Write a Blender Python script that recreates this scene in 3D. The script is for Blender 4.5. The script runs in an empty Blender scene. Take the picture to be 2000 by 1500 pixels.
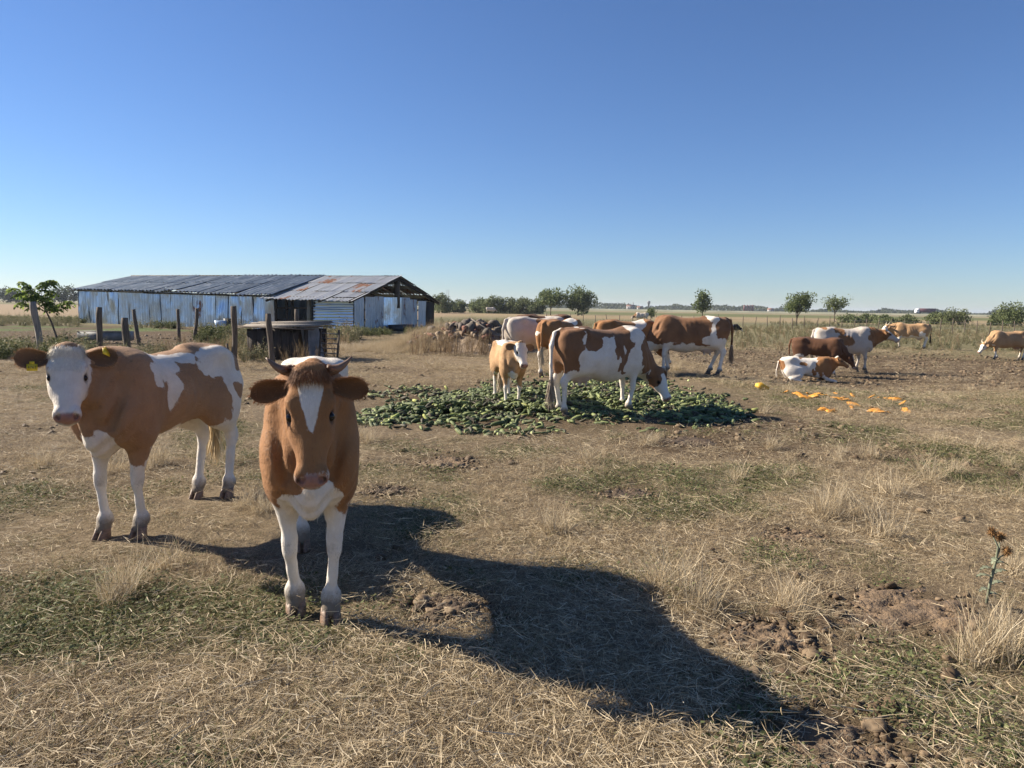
import bpy, math, random
import numpy as np
from mathutils import Matrix, Vector
R = math.radians
rng = np.random.default_rng(7)
random.seed(7)
SC = bpy.context.scene
COL = SC.collection

# ------------------------------------------------------------------ camera
CAMH, FPX, PITCH, ROLL = 1.6, 1428.0, 6.06, 0.9
cam_d = bpy.data.cameras.new('camera')
cam_d.sensor_width = 36.0
cam_d.lens = FPX / 2000 * 36
cam_d.clip_start, cam_d.clip_end = 0.05, 20000
cam = bpy.data.objects.new('camera', cam_d)
COL.objects.link(cam)
CAM_M = (Matrix.Rotation(R(90 - PITCH), 4, 'X') @ Matrix.Rotation(R(ROLL), 4, 'Z'))
cam.matrix_world = Matrix.Translation((0, 0, CAMH)) @ CAM_M
SC.camera = cam
# ------------------------------------------------------------------ light
SUN_EL = R(31)
SUN_AZ = math.atan2(-0.955, 0.295)          # from +Y towards +X
SUNV = Vector((math.sin(SUN_AZ) * math.cos(SUN_EL), math.cos(SUN_AZ) * math.cos(SUN_EL), math.sin(SUN_EL)))
W = bpy.data.worlds.new('World')
SC.world = W
W.use_nodes = True
wn = W.node_tree
sky = wn.nodes.new('ShaderNodeTexSky')
sky.sky_type = 'NISHITA'
sky.sun_disc = False
sky.sun_elevation = SUN_EL
sky.sun_rotation = SUN_AZ % (2 * math.pi)
sky.altitude = 100
sky.air_density = 1.0
sky.dust_density = 0.0
sky.ozone_density = 4.0
bg = wn.nodes['Background']
bg.inputs['Strength'].default_value = 0.05
tint = wn.nodes.new('ShaderNodeMix')
tint.data_type, tint.blend_type = 'RGBA', 'MULTIPLY'
tint.inputs[0].default_value = 1.0
tint.inputs[7].default_value = (0.77, 0.885, 1.12, 1)
wn.links.new(sky.outputs['Color'], tint.inputs[6])
wn.links.new(tint.outputs[2], bg.inputs['Color'])
sun_d = bpy.data.lights.new('sun', 'SUN')
sun_d.energy = 5.0
sun_d.angle = R(0.53)
sun_d.color = (1.0, 0.90, 0.76)
sun = bpy.data.objects.new('sun', sun_d)
COL.objects.link(sun)
sun.rotation_euler = SUNV.to_track_quat('Z', 'Y').to_euler()
SC.view_settings.view_transform = 'Standard'
SC.view_settings.look = 'None'
SC.view_settings.exposure = 1.18
SC.view_settings.gamma = 1.0
SC.view_settings.use_curve_mapping = False
SC.render.engine = 'CYCLES'
SC.cycles.max_bounces = 5
SC.cycles.diffuse_bounces = 2
SC.cycles.glossy_bounces = 2
SC.cycles.transmission_bounces = 2
SC.cycles.volume_bounces = 0
SC.cycles.use_denoising = True

# ------------------------------------------------------------------ helpers
def G(px, py, z=0.0):
    """ground point seen at a photo pixel (2000x1500)"""
    d = CAM_M.to_3x3() @ Vector(((px - 1000) / FPX, -(py - 750) / FPX, -1.0))
    t = (z - CAMH) / d.z
    return Vector((d.x * t, d.y * t, z))

def at(px, depth, z=0.0):
    """point at a given distance in front, under photo column px"""
    return Vector(((px - 1000) / FPX * depth, depth, z))

def _hash(ix, iy, iz, seed):
    h = (ix.astype(np.int64) * 374761393 + iy.astype(np.int64) * 668265263 + iz.astype(np.int64) * 2147483647 + seed * 974711) & 0x7fffffff
    h = ((h ^ (h >> 13)) * 1274126177) & 0x7fffffff
    h = h ^ (h >> 16)
    return (h & 0xffff) / 32767.5 - 1.0

def vnoise(p, seed=0):
    p = np.asarray(p, float)
    i = np.floor(p).astype(np.int64)
    f = p - i
    f = f * f * (3 - 2 * f)
    out = 0
    for dx in (0, 1):
        wx = f[:, 0] if dx else 1 - f[:, 0]
        for dy in (0, 1):
            wy = f[:, 1] if dy else 1 - f[:, 1]
            for dz in (0, 1):
                wz = f[:, 2] if dz else 1 - f[:, 2]
                out = out + wx * wy * wz * _hash(i[:, 0] + dx, i[:, 1] + dy, i[:, 2] + dz, seed)
    return out

def fbm(p, seed=0, octv=3):
    p = np.asarray(p, float)
    s, a, o = 0, 1.0, 0.0
    for k in range(octv):
        o = o + a * vnoise(p * (2.03 ** k), seed + k * 17)
        s += a
        a *= 0.5
    return o / s * 1.6

def n2(x, y, sc, seed=0, octv=3):
    return fbm(np.stack([np.ravel(x) * sc, np.ravel(y) * sc, np.full(np.size(x), 0.37)], 1), seed, octv)

def sstep(a, b, x):
    t = np.clip((x - a) / (b - a), 0, 1)
    return t * t * (3 - 2 * t)

def mesh_np(name, V, F, smooth=False, attrs=None, cols=None):
    """V (n,3); F array (m,k) or list of such arrays"""
    me = bpy.data.meshes.new(name)
    V = np.asarray(V, np.float32)
    Fs = [np.asarray(f, np.int32) for f in (F if isinstance(F, list) else [F]) if len(f)]
    me.vertices.add(len(V))
    me.vertices.foreach_set('co', V.ravel())
    nl = sum(f.size for f in Fs)
    npol = sum(len(f) for f in Fs)
    me.loops.add(nl)
    me.polygons.add(npol)
    if nl:
        me.loops.foreach_set('vertex_index', np.concatenate([f.ravel() for f in Fs]))
        tot = np.concatenate([np.full(len(f), f.shape[1], np.int32) for f in Fs])
        st = np.concatenate([[0], np.cumsum(tot)[:-1]]).astype(np.int32)
        me.polygons.foreach_set('loop_start', st)
        me.polygons.foreach_set('loop_total', tot)
    for k, a in (attrs or {}).items():
        at_ = me.attributes.new(k, 'FLOAT', 'POINT')
        at_.data.foreach_set('value', np.asarray(a, np.float32))
    for k, a in (cols or {}).items():
        at_ = me.attributes.new(k, 'FLOAT_COLOR', 'POINT')
        a = np.asarray(a, np.float32)
        if a.shape[1] == 3:
            a = np.concatenate([a, np.ones((len(a), 1), np.float32)], 1)
        at_.data.foreach_set('color', a.ravel())
    me.update(calc_edges=True)
    me.validate()
    if smooth:
        me.polygons.foreach_set('use_smooth', np.ones(len(me.polygons), bool))
    return me

def link(name, me, mat=None, parent=None, loc=None, rot=None, scale=None):
    o = bpy.data.objects.new(name, me)
    COL.objects.link(o)
    if mat is not None and me is not None and len(me.materials) == 0:
        me.materials.append(mat)
    if parent is not None:
        o.parent = parent
    if loc is not None:
        o.location = loc
    if rot is not None:
        o.rotation_euler = rot
    if scale is not None:
        o.scale = scale
    return o

def tag(o, label=None, cat=None, group=None, kind=None):
    if label: o['label'] = label
    if cat: o['category'] = cat
    if group: o['group'] = group
    if kind: o['kind'] = kind
    return o

def empty(name, loc, rz=0.0):
    o = bpy.data.objects.new(name, None)
    COL.objects.link(o)
    o.location = loc
    o.rotation_euler = (0, 0, rz)
    return o

class MB:
    """collects shapes into one mesh"""
    def __init__(s):
        s.V, s.F3, s.F4, s.n = [], [], [], 0
    def add(s, V, F3=None, F4=None):
        V = np.asarray(V, float)
        if F3 is not None and len(F3): s.F3.append(np.asarray(F3) + s.n)
        if F4 is not None and len(F4): s.F4.append(np.asarray(F4) + s.n)
        s.V.append(V); s.n += len(V)
        return s
    def box(s, c, size, M=None):
        x, y, z = [k / 2 for k in size]
        V = np.array([(-x,-y,-z),(x,-y,-z),(x,y,-z),(-x,y,-z),(-x,-y,z),(x,-y,z),(x,y,z),(-x,y,z)])
        if M is not None: V = V @ np.array(M.to_3x3()).T
        V = V + np.array(c)
        return s.add(V, None, [(0,3,2,1),(4,5,6,7),(0,1,5,4),(1,2,6,5),(2,3,7,6),(3,0,4,7)])
    def tube(s, pts, rad, n=8, cap=True, wob=0.0):
        pts = [np.array(p, float) for p in pts]
        if np.isscalar(rad): rad = [rad] * len(pts)
        V, F = [], []
        ref = np.array((0.31, 0.77, 0.55))
        for i, p in enumerate(pts):
            t = pts[min(i + 1, len(pts) - 1)] - pts[max(i - 1, 0)]
            t = t / (np.linalg.norm(t) + 1e-9)
            u = np.cross(t, ref); u /= np.linalg.norm(u) + 1e-9
            v = np.cross(t, u)
            for k in range(n):
                a = 2 * math.pi * k / n
                r = rad[i] * (1 + wob * math.sin(3 * a + i * 1.7) + wob * 0.6 * math.sin(2 * a - i))
                V.append(p + r * (math.cos(a) * u + math.sin(a) * v))
        m = len(pts)
        for i in range(m - 1):
            for k in range(n):
                F.append((i*n+k, i*n+(k+1) % n, (i+1)*n+(k+1) % n, (i+1)*n+k))
        T = []
        if cap:
            V.append(pts[0]); V.append(pts[-1]); b = m * n
            for k in range(n):
                T.append((b, (k+1) % n, k)); T.append((b+1, (m-1)*n+k, (m-1)*n+(k+1) % n))
        return s.add(V, T, F)
    def mesh(s, name, smooth=False):
        return mesh_np(name, np.concatenate(s.V), [np.concatenate(f) if len(f) else np.zeros((0, k), int) for f, k in ((s.F3, 3), (s.F4, 4))], smooth)
    def build(s, name, mat, parent=None, smooth=False, **k):
        return link(name, s.mesh(name, smooth), mat, parent, **k)

# ------------------------------------------------------------------ node helper
class NT:
    def __init__(s, name):
        s.m = bpy.data.materials.new(name)
        s.m.use_nodes = True
        s.t = s.m.node_tree
        s.bsdf = s.t.nodes['Principled BSDF']
    def n(s, typ, **kw):
        nd = s.t.nodes.new(typ)
        for k, v in kw.items():
            if k.startswith('i_'):
                key = k[2:]
                key = int(key) if key.isdigit() else key
                s.set(nd.inputs[key], v)
            else:
                setattr(nd, k, v)
        return nd
    def set(s, sock, v):
        if isinstance(v, bpy.types.NodeSocket): s.t.links.new(v, sock)
        elif isinstance(v, bpy.types.Node): s.t.links.new(v.outputs[0], sock)
        elif isinstance(v, (tuple, list)) and len(v) == 3 and sock.type == 'RGBA': sock.default_value = (*v, 1)
        else: sock.default_value = v
    def attr(s, name, typ='GEOMETRY', out='Fac'):
        a = s.n('ShaderNodeAttribute', attribute_name=name, attribute_type=typ)
        return a.outputs[out]
    def mix(s, fac, a, b, mode='MIX'):
        nd = s.n('ShaderNodeMix', data_type='RGBA', blend_type=mode)
        s.set(nd.inputs[0], fac); s.set(nd.inputs[6], a); s.set(nd.inputs[7], b)
        return nd.outputs[2]
    def math(s, op, a, b=0.5, clamp=False):
        nd = s.n('ShaderNodeMath', operation=op, use_clamp=clamp)
        s.set(nd.inputs[0], a); s.set(nd.inputs[1], b)
        return nd.outputs[0]
    def ramp(s, fac, stops):
        nd = s.n('ShaderNodeValToRGB')
        e = nd.color_ramp.elements
        while len(e) < len(stops): e.new(0.5)
        for k, (p, c) in enumerate(stops):
            e[k].position = p
            e[k].color = (*c, 1) if isinstance(c, tuple) else (c, c, c, 1)
        s.set(nd.inputs[0], fac)
        return nd.outputs[0]
    def noise(s, vec, scale, detail=4, rough=0.55, dist=0.0):
        nd = s.n('ShaderNodeTexNoise')
        nd.inputs['Scale'].default_value = scale
        nd.inputs['Detail'].default_value = detail
        nd.inputs['Roughness'].default_value = rough
        nd.inputs['Distortion'].default_value = dist
        if vec is not None: s.set(nd.inputs['Vector'], vec)
        return nd.outputs['Fac']
    def coord(s, out='Object'):
        return s.n('ShaderNodeTexCoord').outputs[out]
    def pos(s):
        return s.n('ShaderNodeNewGeometry').outputs['Position']
    def mapping(s, vec, scale=(1, 1, 1), loc=(0, 0, 0), rot=(0, 0, 0)):
        nd = s.n('ShaderNodeMapping')
        s.set(nd.inputs['Vector'], vec)
        nd.inputs['Scale'].default_value = scale
        nd.inputs['Location'].default_value = loc
        nd.inputs['Rotation'].default_value = rot
        return nd.outputs[0]
    def bump(s, h, strength=0.3, dist=0.01):
        nd = s.n('ShaderNodeBump')
        nd.inputs['Strength'].default_value = strength
        nd.inputs['Distance'].default_value = dist
        s.set(nd.inputs['Height'], h)
        s.t.links.new(nd.outputs[0], s.bsdf.inputs['Normal'])
    def out(s, color=None, rough=None, **kw):
        if color is not None: s.set(s.bsdf.inputs['Base Color'], color)
        if rough is not None: s.set(s.bsdf.inputs['Roughness'], rough)
        for k, v in kw.items():
            s.set(s.bsdf.inputs[k.replace('_', ' ')], v)
        return s.m

def simple_mat(name, c, rough=0.8, var=0.25, scale=8.0, bump=0.2, bscale=40.0, bdist=0.01, stretch=(1, 1, 1), **kw):
    t = NT(name)
    co = t.mapping(t.coord(), stretch)
    n1 = t.noise(co, scale, 5, 0.6)
    dark = tuple(k * (1 - var) for k in c)
    lite = tuple(min(1, k * (1 + var)) for k in c)
    t.out(t.ramp(n1, [(0.3, dark), (0.7, lite)]), rough, **kw)
    if bump:
        t.bump(t.noise(co, bscale, 4, 0.6), bump, bdist)
    return t.m

# ------------------------------------------------------------------ implicit surfaces for animals
def dense(xs, ys, n=160):
    xs, ys = np.array(xs, float), np.array(ys, float)
    t = np.linspace(xs[0], xs[-1], n)
    m = np.gradient(ys, xs)
    k = np.clip(np.searchsorted(xs, t) - 1, 0, len(xs) - 2)
    h = xs[k + 1] - xs[k]
    s = (t - xs[k]) / h
    y = (2*s**3-3*s**2+1)*ys[k] + (s**3-2*s**2+s)*h*m[k] + (-2*s**3+3*s**2)*ys[k+1] + (s**3-s**2)*h*m[k+1]
    return t, y

class Loft:
    def __init__(s, keys, rnd=0.05, pw=2.3, frame=None, egg=0.0):
        a = np.array(keys, float)
        s.x0, s.x1 = a[0, 0], a[-1, 0]
        s.t, s.top = dense(a[:, 0], a[:, 1]); s.bot = dense(a[:, 0], a[:, 2])[1]; s.w = dense(a[:, 0], a[:, 3])[1]
        s.rnd, s.pw, s.frame, s.egg = rnd, pw, frame, egg
    def local(s, P):
        if s.frame is None: return P
        o, X, Y, Z, L = s.frame
        q = P - o
        return np.stack([q @ X, q @ Y, q @ Z], -1) / L
    def __call__(s, P):
        q = s.local(P)
        L = 1.0 if s.frame is None else s.frame[4]
        x, y, z = q[..., 0], q[..., 1], q[..., 2]
        tp = np.interp(x, s.t, s.top); bt = np.interp(x, s.t, s.bot); w = np.interp(x, s.t, s.w)
        zc, h = (tp + bt) / 2, (tp - bt) / 2
        if s.egg: w = w * (1 - s.egg * np.clip((zc - z) / h, 0, 1) ** 1.3 * np.clip(0.45 + x, 0.25, 1))
        e = ((np.abs(y) / w) ** s.pw + (np.abs(z - zc) / h) ** s.pw) ** (1 / s.pw)
        d = (e - 1) * np.minimum(w, h)
        dx = np.maximum(s.x0 - x, x - s.x1)
        r = s.rnd
        a, b = np.maximum(d + r, 0), np.maximum(dx + r, 0)
        return (np.where((a > 0) & (b > 0), np.sqrt(a * a + b * b), np.maximum(d, dx) + r) - r) * L
    def bounds(s):
        W = s.w.max(); c = []
        for x in (s.x0, s.x1):
            for y in (-W, W):
                for z in (s.bot.min(), s.top.max()):
                    c.append((x, y, z))
        c = np.array(c)
        if s.frame is not None:
            o, X, Y, Z, L = s.frame
            c = o + (c[:, :1] * X + c[:, 1:2] * Y + c[:, 2:] * Z) * L
        return c.min(0), c.max(0)

class Cap:
    """tapered capsule with elliptical section: (lateral, other) radii at both ends"""
    def __init__(s, a, b, ra, rb, lat=(0, 1, 0)):
        s.a, s.b = np.array(a, float), np.array(b, float)
        s.ra = np.array(ra if np.ndim(ra) else (ra, ra), float); s.rb = np.array(rb if np.ndim(rb) else (rb, rb), float)
        s.d = s.b - s.a; s.l = np.linalg.norm(s.d); ax = s.d / s.l
        V = np.cross(ax, np.array(lat, float)); V /= np.linalg.norm(V)
        s.V, s.U, s.ax = V, np.cross(V, ax), ax
    def __call__(s, P):
        q = P - s.a
        t = np.clip((q @ s.ax) / s.l, 0, 1)
        r = q - t[..., None] * s.d
        u, v, w = r @ s.U, r @ s.V, r @ s.ax
        ru = s.ra[0] + t * (s.rb[0] - s.ra[0]); rv = s.ra[1] + t * (s.rb[1] - s.ra[1])
        m = np.minimum(ru, rv)
        return (np.sqrt((u / ru) ** 2 + (v / rv) ** 2 + (w / m) ** 2) - 1) * m
    def bounds(s):
        m = max(s.ra.max(), s.rb.max())
        return np.minimum(s.a, s.b) - m, np.maximum(s.a, s.b) + m

class Ell:
    def __init__(s, c, r, X=(1, 0, 0), Z=(0, 0, 1)):
        s.c, s.r = np.array(c, float), np.array(r, float)
        X = np.array(X, float); X /= np.linalg.norm(X)
        Z = np.array(Z, float); Z = Z - X * (Z @ X); Z /= np.linalg.norm(Z)
        s.M = np.stack([X, np.cross(Z, X), Z], 1)
    def __call__(s, P):
        q = ((P - s.c) @ s.M) / s.r
        return (np.sqrt((q * q).sum(-1)) - 1) * s.r.min()
    def bounds(s):
        return s.c - s.r.max(), s.c + s.r.max()

def smin(a, b, k):
    h = np.maximum(k - np.abs(a - b), 0) / k
    return np.minimum(a, b) - h * h * k * 0.25

def surface_nets(prims, vox):
    """prims: list of (shape, k, sign). Returns verts, quads"""
    lo = np.min([p[0].bounds()[0] for p in prims if p[2] > 0], 0) - 4 * vox
    hi = np.max([p[0].bounds()[1] for p in prims if p[2] > 0], 0) + 4 * vox
    n = np.ceil((hi - lo) / vox).astype(int) + 1
    F = np.full(n, 0.5, np.float32)
    for shp, k, sg in prims:
        b0, b1 = shp.bounds()
        i0 = np.maximum(np.floor((b0 - k - 3 * vox - lo) / vox).astype(int), 0)
        i1 = np.minimum(np.ceil((b1 + k + 3 * vox - lo) / vox).astype(int) + 1, n)
        if (i1 <= i0).any(): continue
        ax = [lo[d] + vox * np.arange(i0[d], i1[d]) for d in range(3)]
        P = np.stack(np.meshgrid(*ax, indexing='ij'), -1)
        d = shp(P).astype(np.float32)
        sl = tuple(slice(i0[d_], i1[d_]) for d_ in range(3))
        F[sl] = smin(F[sl], d, k) if sg > 0 else -smin(-F[sl], d, k)
    S = F < 0
    c = [S[dx:n[0]-1+dx, dy:n[1]-1+dy, dz:n[2]-1+dz] for dx in (0, 1) for dy in (0, 1) for dz in (0, 1)]
    cnt = sum(k.astype(np.int8) for k in c)
    act = (cnt > 0) & (cnt < 8)
    idx = np.argwhere(act)
    vid = np.full(act.shape, -1, np.int64)
    vid[act] = np.arange(len(idx))
    acc = np.zeros((len(idx), 3)); num = np.zeros(len(idx))
    cor = [np.array(k) for k in ((0,0,0),(0,0,1),(0,1,0),(0,1,1),(1,0,0),(1,0,1),(1,1,0),(1,1,1))]
    vals = [F[idx[:, 0]+k[0], idx[:, 1]+k[1], idx[:, 2]+k[2]] for k in cor]
    for i in range(8):
        for j in range(i + 1, 8):
            if np.abs(cor[i] - cor[j]).sum() != 1: continue
            a, b = vals[i], vals[j]
            m = (a < 0) != (b < 0)
            t = np.where(m, a / np.where(m, a - b, 1), 0)
            acc += m[:, None] * (cor[i] + t[:, None] * (cor[j] - cor[i]))
            num += m
    V = lo + vox * (idx + acc / num[:, None])
    Q = []
    for d in range(3):
        sl0 = [slice(1, n[k]-1) for k in range(3)]; sl1 = list(sl0)
        sl0[d] = slice(0, n[d]-1); sl1[d] = slice(1, n[d])
        A, B = S[tuple(sl0)], S[tuple(sl1)]
        e = np.argwhere(A != B)
        if not len(e): continue
        off = np.ones(3, int); off[d] = 0
        g = e + off
        flip = A[e[:, 0], e[:, 1], e[:, 2]]
        u, v = (d + 1) % 3, (d + 2) % 3
        q = []
        for du, dv in ((-1, -1), (0, -1), (0, 0), (-1, 0)):
            h = g.copy(); h[:, u] += du; h[:, v] += dv
            q.append(vid[h[:, 0], h[:, 1], h[:, 2]])
        q = np.stack(q, 1)
        q[~flip] = q[~flip][:, ::-1]
        Q.append(q)
    return V, np.concatenate(Q)

# ------------------------------------------------------------------ animal materials
def hide_mat(name, brown, white=(0.78, 0.72, 0.63), brown2=None):
    t = NT(name)
    co = t.coord()
    fur = t.noise(t.mapping(co, (26, 120, 45)), 1.0, 5, 0.65, 0.6)
    furz = t.noise(t.mapping(co, (90, 90, 22)), 1.0, 5, 0.65, 0.5)
    big = t.noise(co, 3.2, 4, 0.6)
    edge = t.noise(t.mapping(co, (60, 60, 28)), 1.0, 4, 0.7)
    coat = t.attr('coat')
    m = t.math('ADD', coat, t.math('MULTIPLY', t.math('SUBTRACT', edge, 0.5), 0.9))
    m = t.ramp(m, [(0.40, 0.0), (0.60, 1.0)])
    b2 = brown2 or tuple(k * 0.55 for k in brown)
    br = t.mix(t.ramp(big, [(0.36, 0.0), (0.66, 1.0)]), brown, b2)
    br = t.mix(t.math('MULTIPLY', fur, 0.55), br, tuple(min(1, k * 1.55) for k in brown))
    wh = t.mix(t.ramp(t.noise(co, 5.0, 6, 0.7), [(0.42, 0.0), (0.75, 0.55)]), white, tuple(k * w for k, w in zip(white, (0.68, 0.60, 0.50))))
    c = t.mix(m, wh, br)
    c = t.mix(t.math('MULTIPLY', t.math('MULTIPLY', furz, fur), 0.75), c, t.mix(0.5, c, (0.12, 0.07, 0.04)))
    dn = t.math('ADD', t.attr('dirt'), t.math('MULTIPLY', t.math('SUBTRACT', t.noise(co, 14, 5, 0.7), 0.5), 0.9))
    c = t.mix(t.ramp(dn, [(0.42, 0.0), (0.9, 0.85)]), c, (0.12, 0.085, 0.05))
    c = t.mix(t.attr('pink'), c, t.mix(t.noise(co, 30), (0.36, 0.20, 0.165), (0.20, 0.11, 0.095)))
    c = t.mix(t.attr('dark'), c, (0.035, 0.02, 0.014))
    t.out(c, t.math('SUBTRACT', 0.82, t.math('MULTIPLY', t.attr('pink'), 0.35)), Sheen_Weight=0.06, Sheen_Roughness=0.4)
    t.bsdf.inputs['Specular IOR Level'].default_value = 0.25
    hh = t.math('ADD', t.math('MULTIPLY', fur, 0.6), t.math('MULTIPLY', furz, 0.6))
    t.bump(hh, 0.55, 0.012)
    return t.m

HIDE = {
    'tan': hide_mat('hide_tan', (0.32, 0.188, 0.10), brown2=(0.21, 0.115, 0.058)),
    'red': hide_mat('hide_red', (0.30, 0.145, 0.056), brown2=(0.18, 0.078, 0.029)),
    'brown': hide_mat('hide_brown', (0.215, 0.108, 0.052), brown2=(0.105, 0.05, 0.025)),
    'dark': hide_mat('hide_dark', (0.115, 0.052, 0.025), brown2=(0.07, 0.03, 0.015)),
    'sand': hide_mat('hide_sand', (0.40, 0.25, 0.13), brown2=(0.29, 0.165, 0.078)),
    'grey': hide_mat('hide_grey', (0.26, 0.13, 0.055), white=(0.55, 0.49, 0.42)),
}
def eye_mat():
    t = NT('eye_dark')
    t.bsdf.inputs['Specular IOR Level'].default_value = 0.3
    return t.out((0.012, 0.008, 0.006), 0.12)
M_EYE = eye_mat()
M_HOOF = simple_mat('hoof_horn', (0.20, 0.125, 0.08), 0.55, 0.4, 25, 0.4, 60, 0.004, (1, 1, 4))
M_HOOFD = simple_mat('hoof_dark', (0.06, 0.045, 0.035), 0.6, 0.4, 25, 0.4, 60, 0.004, (1, 1, 4))
M_HORN = simple_mat('horn_keratin', (0.16, 0.095, 0.06), 0.5, 0.45, 14, 0.3, 50, 0.004)
M_HORNP = simple_mat('horn_pale', (0.55, 0.48, 0.36), 0.5, 0.3, 14, 0.3, 50, 0.004)
M_TAG = simple_mat('tag_plastic', (0.75, 0.55, 0.03), 0.4, 0.1, 20, 0)
M_TAGINK = simple_mat('tag_print', (0.03, 0.03, 0.02), 0.6, 0.1, 20, 0)
def hair_mat():
    t = NT('hair_strands')
    col = t.attr('col', out='Color')
    return t.out(col, 0.7)
M_HAIR = hair_mat()

def hoof_mesh():
    mb = MB()
    for sy in (-1, 1):
        V, F = [], []
        rings = [(0.0, 0.062, 0.029, 0.012), (0.012, 0.060, 0.029, 0.010), (0.05, 0.046, 0.026, -0.004), (0.085, 0.038, 0.023, -0.016)]
        for z, rx, ry, ox in rings:
            for k in range(10):
                a = 2 * math.pi * k / 10
                x = math.cos(a) * rx + ox
                y = math.sin(a) * ry
                y *= 1 - 0.35 * max(0, math.cos(a))
                V.append((x, y + sy * 0.029 - sy * 0.006 * max(0, math.cos(a)), z))
        for i in range(3):
            for k in range(10):
                F.append((i*10+k, i*10+(k+1) % 10, (i+1)*10+(k+1) % 10, (i+1)*10+k))
        V.append((0.01, sy * 0.029, 0)); V.append((-0.016, sy * 0.029, 0.085))
        T = [(40, (k+1) % 10, k) for k in range(10)] + [(41, 30+k, 30+(k+1) % 10) for k in range(10)]
        mb.add(V, T, F)
    return mb.mesh('hoof', True)
HOOF = hoof_mesh()
HOOF.materials.append(M_HOOF)
HOOFD = HOOF.copy(); HOOFD.materials.clear(); HOOFD.materials.append(M_HOOFD)

def eye_mesh():
    V, F, T = [], [], []
    nr, nc = 7, 12
    for i in range(1, nr):
        a = math.pi * i / nr
        for k in range(nc):
            b = 2 * math.pi * k / nc
            V.append((math.sin(a) * math.cos(b), math.sin(a) * math.sin(b), math.cos(a)))
    V += [(0, 0, 1), (0, 0, -1)]
    for i in range(nr - 2):
        for k in range(nc):
            F.append((i*nc+k, (i+1)*nc+k, (i+1)*nc+(k+1) % nc, i*nc+(k+1) % nc))
    b = (nr - 1) * nc
    T = [(b, k, (k+1) % nc) for k in range(nc)] + [(b+1, (nr-2)*nc+(k+1) % nc, (nr-2)*nc+k) for k in range(nc)]
    return mesh_np('eye', V, [np.array(T), np.array(F)], True)
EYE = eye_mesh()
EYE.materials.append(M_EYE)

def strands(name, base, direc, length, width, cols, parent, bend=0.3, seg=2, normals=None):
    """thin curved ribbons: hair tufts and fringes"""
    n = len(base)
    d = direc / (np.linalg.norm(direc, axis=1, keepdims=True) + 1e-9)
    side = np.cross(d, rng.normal(size=(n, 3))); side /= np.linalg.norm(side, axis=1, keepdims=True) + 1e-9
    if normals is not None:
        side = np.cross(d, normals); side /= np.linalg.norm(side, axis=1, keepdims=True) + 1e-9
    bd = rng.normal(size=(n, 3)) * bend
    bd[:, 2] -= bend * 0.6
    V = []
    for k in range(seg + 1):
        t = k / seg
        c = base + d * (length * t)[:, None] + bd * (length * t * t)[:, None] * 0.5
        w = (width * (1 - 0.85 * t))[:, None]
        V += [c - side * w, c + side * w]
    V = np.stack(V, 1).reshape(-1, 3)
    b = np.arange(n)[:, None] * (2 * (seg + 1))
    F = np.concatenate([b + np.array([2*k, 2*k+1, 2*k+3, 2*k+2]) for k in range(seg)])
    me = mesh_np(name, V, F, True, cols={'col': np.repeat(cols, 2 * (seg + 1), 0)})
    if normals is not None:
        nn = normals + rng.normal(size=normals.shape) * 0.20
        nn /= np.linalg.norm(nn, axis=1, keepdims=True) + 1e-9
        me.normals_split_custom_set_from_vertices(np.repeat(nn, 2 * (seg + 1), 0).tolist())
    return link(name, me, M_HAIR, parent)

# ------------------------------------------------------------------ cattle builder
TORSO_COW = [(-0.90,1.20,0.98,0.10),(-0.82,1.285,0.86,0.18),(-0.66,1.33,0.76,0.235),(-0.46,1.355,0.68,0.265),(-0.2,1.335,0.60,0.305),(0.08,1.32,0.545,0.325),(0.33,1.33,0.545,0.285),(0.52,1.345,0.585,0.235),(0.70,1.27,0.66,0.20),(0.84,1.14,0.78,0.13)]
TORSO_YOUNG = [(-0.82,1.22,1.00,0.10),(-0.75,1.295,0.90,0.165),(-0.60,1.345,0.80,0.22),(-0.42,1.36,0.78,0.245),(-0.18,1.335,0.73,0.27),(0.08,1.32,0.69,0.285),(0.30,1.325,0.665,0.262),(0.48,1.335,0.66,0.228),(0.65,1.27,0.70,0.19),(0.78,1.14,0.80,0.13)]
HEAD = [(0.0,0.00,-0.28,0.165),(0.08,0.035,-0.36,0.20),(0.22,0.045,-0.44,0.215),(0.36,0.035,-0.455,0.215),(0.50,0.01,-0.40,0.18),(0.66,-0.01,-0.315,0.148),(0.80,-0.025,-0.27,0.142),(0.91,-0.045,-0.262,0.15),(1.0,-0.075,-0.235,0.125)]

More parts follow.
